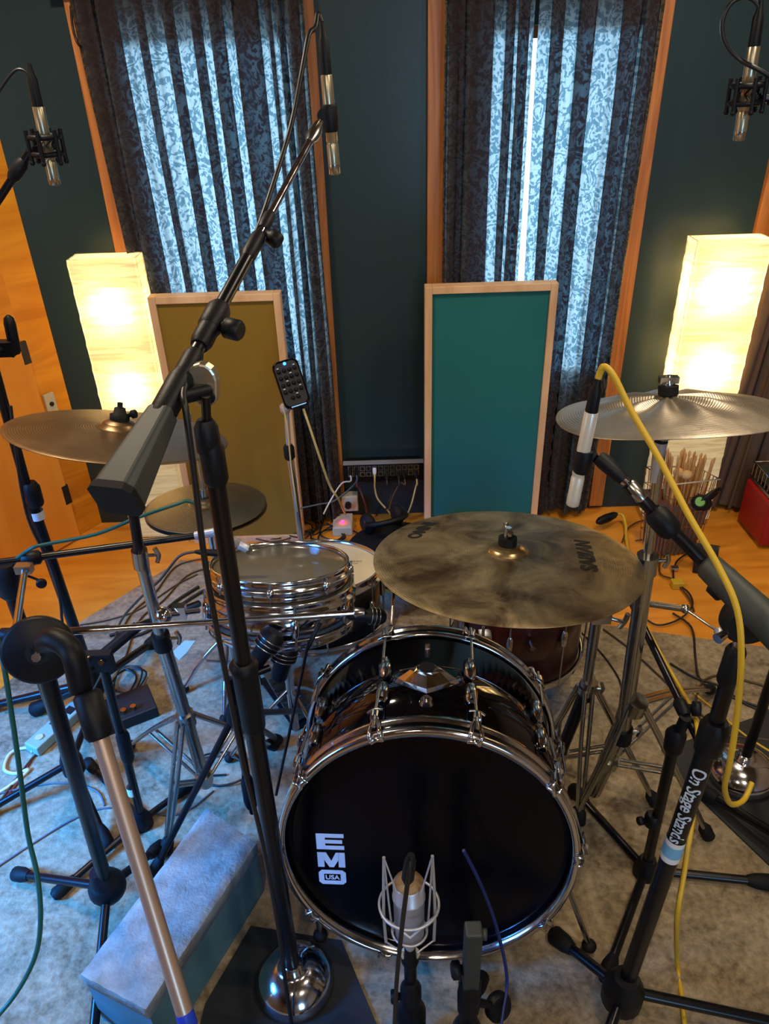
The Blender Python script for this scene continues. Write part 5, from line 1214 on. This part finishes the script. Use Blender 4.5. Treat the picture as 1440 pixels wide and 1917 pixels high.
# ------------------------------------------------------------------ carpeted block at the left front
zt_ = .20
A, Bc, Cc, Dc = G(385, 1510, zt_), G(480, 1574, zt_), G(272, 1887, zt_), G(150, 1822, zt_)
t = thing('carpeted_box', 'low box covered in grey carpet at the left front, beside the central stand', 'carpeted box', ((A.x+Cc.x)/2, (A.y+Cc.y)/2, FZ))
ctr = (A+Cc)/2
def grid_top(P, z0, z1, n=14):
    b = MB(); vs = []; fs = []
    for i in range(n+1):
        for j in range(n+1):
            p = (P[0].lerp(P[1], i/n)).lerp(P[3].lerp(P[2], i/n), j/n); ed = min(i, n-i, j, n-j); vs.append(V((p.x, p.y, z1-(.006 if ed == 0 else 0)+.003*math.sin(i*1.7+j)*math.cos(j*1.3))))
    for i in range(n):
        for j in range(n): fs.append((i*(n+1)+j, (i+1)*(n+1)+j, (i+1)*(n+1)+j+1, i*(n+1)+j+1))
    b.add(vs, fs); rim_ = [i*(n+1) for i in range(n+1)]+[n*(n+1)+j for j in range(1, n+1)]+[i*(n+1)+n for i in range(n-1, -1, -1)]+[j for j in range(n-1, 0, -1)]
    lo = [V((vs[i].x, vs[i].y, z0)) for i in rim_]; hi = [vs[i] for i in rim_]; k = len(lo)
    b.add(lo+hi, [(i, (i+1) % k, k+(i+1) % k, k+i) for i in range(k)]+[tuple(range(k))])
    return b
grid_top([A, Bc, Cc, Dc], zt_-.045, zt_).build('carpet_top', M['carpet'], t)
def ins(p, s_=.985): return ctr+(p-ctr)*s_
MB().poly([V((ins(p).x, ins(p).y, FZ)) for p in (A, Bc, Cc, Dc)], zt_-.048-FZ, (0, 0, 1)).build('box_sides', M['carpet_side'], t, 'grey-teal painted sides', smooth=False)

# ------------------------------------------------------------------ floor things on the left
p0, p1 = G(62, 1412, FZ), G(165, 1318, FZ); d = (p1-p0).normalized(); s_ = V((-d.y, d.x, 0))
t = thing('power_strip', 'pale beige power strip with a round switch on the rug at the left edge', 'power strip', p0)
rm = d.to_track_quat('X', 'Z').to_matrix(); bev(MB().box(p0.lerp(p1, .5)+V((0, 0, .018)), ((p1-p0).length, .055, .034), rm).build('case', M['strip'], t, smooth=False), .005)
q = p0+d*.035+V((0, 0, .035)); MB().rod(q, q+V((0, 0, .004)), .012).build('switch', M['beige'], t)
for k in range(3):
    q = p0+d*(.10+.055*k)+V((0, 0, .0355)); MB().box(q, (.026, .03, .002), rm).build('socket', M['darkbronze'], t)
cable('thick white cord looping on the rug at the left edge', [G(62, 1408, FZ+.01), G(50, 1400, FZ+.005), G(20, 1410, FZ+.005), G(8, 1440, FZ+.005), G(30, 1448, FZ+.005), G(55, 1440, FZ+.005), G(20, 1470, FZ+.005), G(-30, 1500, FZ+.005)], .005, M['cord_white'])
cable('thin grey cable crossing the blue-lit rug at the left', [G(-30, 1640, FZ+.003), G(60, 1580, FZ+.003), G(145, 1530, FZ+.003), G(210, 1512, FZ+.003), G(330, 1525, FZ+.003), G(400, 1480, FZ+.003)], .0028, M['cord_grey'])
cable('pale thin cable on the rug below the power strip', [G(-20, 1490, FZ+.003), G(60, 1472, FZ+.003), G(125, 1466, FZ+.003), G(180, 1480, FZ+.003), G(196, 1508, FZ+.003)], .0028, M['cord_grey'])
cable('dark cable trailing off the left edge over the rug', [G(58, 1425, FZ+.003), G(30, 1470, FZ+.003), G(0, 1505, FZ+.003), G(-40, 1560, FZ+.003)], .003, M['cord_red'])
rng = random.Random(3)
def tangle(label, cx_, cy_, w_, h_, n, r, m, z=FZ, seed=1):
    rg = random.Random(seed); pts = []
    a = rg.random()*6
    for i in range(n):
        a += 1.1+rg.random()*.9; s_ = .4+.6*rg.random()
        pts.append(G(cx_+w_*s_*math.cos(a), cy_+h_*s_*math.sin(a), z+r+.004*((i*7) % 5)))
    cable(label, pts, r, m)
tangle('brown cable coiled on the floor at the foot of the olive panel, outer loops', 500, 990, 75, 26, 22, .0034, M['cord_brown'], 0, 2)
tangle('tan cable coiled in the heap at the foot of the olive panel', 520, 985, 55, 22, 20, .003, M['cord_cream'], .01, 5)
tangle('dark cable coiled in the heap by the chrome mixer stand', 560, 985, 60, 24, 20, .0032, M['cord_black'], .012, 9)
tangle('black cable tangled on the floor near the red light', 620, 1000, 50, 25, 14, .0034, M['cord_black'], 0, 12)
tangle('dark cable looped on the rug behind the crash cymbal stand', 235, 1275, 45, 45, 12, .0032, M['cord_black'], FZ, 14)
tangle('black cable looped on the rug left of the bass drum', 405, 1440, 60, 40, 9, .0032, M['cord_black'], FZ, 22)
for lab, pts, r, m in (
    ('brown cable arching from the rug edge toward the snare, upper one', [(385, 1045), (330, 1060), (290, 1110), (245, 1150), (215, 1210)], .0034, 'cord_brown'),
    ('brown cable arching from the rug edge toward the snare, lower one', [(395, 1062), (350, 1078), (305, 1125), (262, 1160), (235, 1230)], .0034, 'cord_brown'),
    ('black cable bundle strand on the rug left of the chrome drums', [(372, 1098), (330, 1125), (300, 1150), (262, 1172), (205, 1190)], .006, 'cord_black'),
    ('second black cable bundle strand beside the first', [(380, 1106), (338, 1133), (306, 1160), (272, 1184), (215, 1200)], .006, 'cord_black'),
    ('brown cable lying along the rug edge by the plywood wall', [(150, 1170), (205, 1160), (262, 1140), (330, 1095), (370, 1075)], .003, 'cord_brown'),
    ('brown cable curving on the floor below the stick basket', [(1165, 1015), (1180, 985), (1215, 975), (1240, 1010), (1235, 1070), (1260, 1085), (1290, 1120), (1300, 1145)], .0034, 'cord_brown'),
    ('black cable curving from the grey pedal across the rug', [(1300, 1030), (1268, 1050), (1262, 1085), (1290, 1110), (1296, 1135), (1270, 1160), (1230, 1170), (1200, 1150)], .0034, 'cord_black'),
    ('dark cable sweeping over the rug behind the lettered stand', [(1260, 1148), (1295, 1175), (1302, 1230), (1310, 1270), (1345, 1295), (1440, 1330)], .0038, 'cord_black'),
    ('black cable crossing the rug toward the right edge', [(1255, 1242), (1300, 1268), (1350, 1285), (1400, 1320), (1480, 1345)], .0038, 'cord_black'),
    ('brown cable looping on the rug at the right edge', [(1480, 1300), (1400, 1275), (1340, 1265), (1310, 1285), (1305, 1330), (1340, 1370), (1440, 1385)], .0038, 'cord_brown'),
    ('brown cable running diagonally behind the right chrome stand', [(1130, 1178), (1180, 1215), (1240, 1270), (1310, 1335), (1400, 1400), (1480, 1440)], .0034, 'cord_brown'),
    ('thin black cable on the rug between the right stands', [(1090, 1185), (1140, 1240), (1165, 1300), (1130, 1400)], .003, 'cord_black'),
    ('yellow cable on the rug between the right stands', [(1290, 1290), (1340, 1330), (1400, 1380), (1480, 1430)], .0036, 'cord_yellow'),
    ('dark cable on the bare floor right of the stick basket', [(1165, 1040), (1215, 1060), (1245, 1040), (1235, 1010), (1190, 1012)], .003, 'cord_brown')):
    cable(lab, [G(a, b_, FZ+r+.001) for a, b_ in pts], r, M[m])
# black connector with a yellow cable behind the ride
a_, b_ = G(1118, 978, .05), G(1155, 962, .05)
t = thing('cable', 'yellow cable with a long black connector behind the ride cymbal', 'cable', a_)
MB().prof(a_, b_, [(0, .008), (.15, .017), (.5, .019), (.85, .015), (1, .007)], 16).build('connector', M['plastic'], t)
MB().tube([b_, G(1166, 965, .04), G(1172, 985, .02), G(1172, 1005, .01), G(1178, 1040, .01)], .006, 8, 5).build('cord', M['cord_yellow'], t)
# grey pedal box
pa, pb_ = G(1318, 1078, 0), G(1322, 1010, 0)
d = (pb_-pa).normalized(); rm = d.to_track_quat('Y', 'Z').to_matrix()
t = thing('direct_box', 'small dark grey metal box with a red light on the bare floor at the right', 'direct box', pa)
c = pa+d*.07; bev(MB().box(c+V((0, 0, .022)), (.085, .13, .044), rm).build('case', M['darkbronze'], t, smooth=False), .003)
MB().box(c+d*.066+V((0, 0, .03)), (.09, .006, .06), rm).build('back_plate', M['steel'], t, smooth=False)
MB().ball(c+V((.012, .0, .047)), .004).build('red_light', M['led_red'], t); knob(t, c-d*.04+V((.024, 0, .043)), (0, 0, 1), .009, .012, M['rubber'])
for sg in (-1, 1): MB().rod(c-d*.02+V((sg*.02-.012, 0, .043)), c-d*.02+V((sg*.02-.012, 0, .052)), .004).build('switch', M['chrome'], t)
b = MB(); q = G(1268, 1093, .015); b.box(q, (.045, .035, .03)); tag(bev(b.build('cable_adapter', M['cord_yellow'], smooth=False), .004), 'yellow plug adapter on the bare floor beside the grey metal box', 'adapter')
b = MB(); q = G(1262, 1064, .012); b.rod(q-V((.014, 0, 0)), q+V((.014, 0, 0)), .012); tag(b.build('jack_plug', M['chrome']), 'small chrome jack plug on the bare floor left of the grey metal box', 'plug')
# stick basket
zr = .39; yb0, yb1 = 2.44, 2.62
r0, r1, r2, r3 = Q(1209, 874, 2.57), Q(1266, 907, 2.42), Q(1348, 897, 2.42), Q(1300, 873, 2.58)
zr = (r0.z+r1.z+r2.z+r3.z)/4
R4 = [G(1209, 874, zr), G(1266, 907, zr), G(1348, 897, zr), G(1303, 873, zr)]
bcn = sum(R4, V())/4
t = thing('stick_basket', 'brown basket with a wire rim full of drumsticks, before the right paper lamp', 'basket', (bcn.x, bcn.y, 0))
MB().tube([p for p in R4], .0032, 8, 1, closed=True).build('wire_rim', M['beige'], t)
lo = [V((bcn.x+(p.x-bcn.x)*.8, bcn.y+(p.y-bcn.y)*.8, .004)) for p in R4]; b = MB(); n = 8; vs = []; fs = []
per = []
for k in range(4):
    for i in range(n): per.append((R4[k].lerp(R4[(k+1) % 4], i/n), lo[k].lerp(lo[(k+1) % 4], i/n)))
for hi_, lw in per: b.rod(hi_, lw, .0016, n=6, caps=False)
for zf in (.2, .4, .6, .8): b.tube([lo[k].lerp(R4[k], zf) for k in range(4)], .0016, 6, 1, closed=True)
b.build('wire_sides', M['brass'], t); 
inn = [(bcn+(p-bcn)*.93) for p in R4]
b = MB(); hi_ = [V((p.x, p.y, zr*.72)) for p in inn]; lo2 = [V((bcn.x+(p.x-bcn.x)*.76, bcn.y+(p.y-bcn.y)*.76, .008)) for p in inn]
b.add(hi_+lo2, [(i, (i+1) % 4, 4+(i+1) % 4, 4+i) for i in range(4)]+[(4, 5, 6, 7)], True); b.build('liner', M['curtain2'], t, 'brown cloth liner', smooth=False)
# drumsticks: one built, then copied
def make_stick():
    t = thing('drumstick', 'maple drumstick standing in the wire-rimmed basket', 'drumstick', (0, 0, 0), 'drumsticks in the basket')
    MB().prof((0, 0, 0), (0, 0, .40), [(0, .005), (.03, .0072), (.7, .0072), (.93, .0035), (.95, .0045), (.98, .0045), (1, .002)], 10).build('shaft', M['stick'], t)
    return t
sk = make_stick(); first = True
for k in range(26):
    fx, fy = rng.random(), rng.random(); top_p = R4[0].lerp(R4[1], fy).lerp(R4[3].lerp(R4[2], fy), fx)
    top_p = bcn+(top_p-bcn)*.82; bot_p = V((bcn.x+(top_p.x-bcn.x)*.6+rng.uniform(-.02, .02), bcn.y+(top_p.y-bcn.y)*.6, .02)); dv = V((top_p.x-bot_p.x, top_p.y-bot_p.y, zr-.0)).normalized()
    if first: o = sk; first = False
    else:
        o = sk.copy(); C.objects.link(o)
        for ch in sk.children:
            c_ = ch.copy(); C.objects.link(c_); c_.parent = o
    o.location = bot_p+V((0, 0, rng.uniform(.0, .02))); o.rotation_mode = 'QUATERNION'; o.rotation_quaternion = dv.to_track_quat('Z', 'Y')
for i, (px, py, lab) in enumerate(((1271, 885, 'pale felt mallet in the stick basket, left of the other felt head'), (1286, 889, 'pale felt mallet in the stick basket, right of the other felt head'))):
    q = G(px, py, zr+.02); t = thing('mallet', lab, 'mallet', V((bcn.x, bcn.y, .02)))
    MB().ball(q, .021, 16, (1, 1, .85)).build('felt_head', M['mallet'], t); MB().rod(q, V((bcn.x+.02*i, bcn.y-.01, .02)), .004).build('shaft', M['stick'], t)
hp = Q(1322, 935, 2.36); headphones('black headphones with a green accent hanging on the corner of the stick basket', hp, .058, Matrix.Rotation(.75, 3, 'Y') @ Matrix.Rotation(.8, 3, 'Z'), M['green'])
# crate at the right edge
q = G(1420, 1030, 0); t = thing('storage_bin', 'red plastic bin with a grey wire tray on top at the right edge', 'bin', (q.x+.12, q.y+.1, 0))
bev(MB().box((q.x+.125, q.y+.11, .115), (.25, .22, .20)).build('bin', M['red'], t, smooth=False), .012, 3)
b = MB(); b.box((q.x+.125, q.y+.11, .225), (.235, .20, .012)); 
for k in range(8): b.rod((q.x+.01, q.y+.01+k*.028, .235), (q.x+.01, q.y+.01+k*.028, .29), .003, n=6)
b.tube([(q.x+.008, q.y+.005, .292), (q.x+.008, q.y+.21, .292), (q.x+.24, q.y+.21, .292), (q.x+.24, q.y+.005, .292)], .004, 6, 1, closed=True)
b.build('wire_tray', M['steel'], t)
b = MB(); b.box((q.x+.12, q.y+.12, .262), (.2, .15, .05)); bev(b.build('tray_contents', M['greyplastic'], t, smooth=False), .01)
# tape piece on the rug
q = MB().poly([G(322, 1222, FZ), G(345, 1200, FZ), G(366, 1200, FZ), G(350, 1222, FZ), G(335, 1236, FZ)], .0015, (0, 0, 1)).build('paper_scrap', M['tapepaper'], smooth=False)
tag(q, 'pale scrap of cloth tape on the rug behind the crash stand', 'scrap')
# dark metal box near the stands at left
q = G(245, 1335, FZ); t = thing('effects_pedal', 'dark flat effects pedal with brass knobs on the rug, right of the power strip', 'effects pedal', q)
rm = Matrix.Rotation(.5, 3, 'Z'); bev(MB().box(q+V((0, 0, .02)), (.15, .12, .04), rm).build('case', M['darkbronze'], t, smooth=False), .004)
for dx in (-.05, -.02, .01): MB().rod(q+rm @ V((dx, -.03, .04)), q+rm @ V((dx, -.03, .054)), .009).build('knob', M['brass'], t)
sc = bpy.context.scene
sc.view_settings.view_transform = 'Standard'; sc.view_settings.look = 'None'; sc.view_settings.gamma = 1; sc.view_settings.exposure = 0.12; sc.view_settings.use_curve_mapping = False
sc.cycles.max_bounces = 10; sc.cycles.transparent_max_bounces = 12; sc.cycles.sample_clamp_indirect = 6; sc.cycles.use_denoising = True
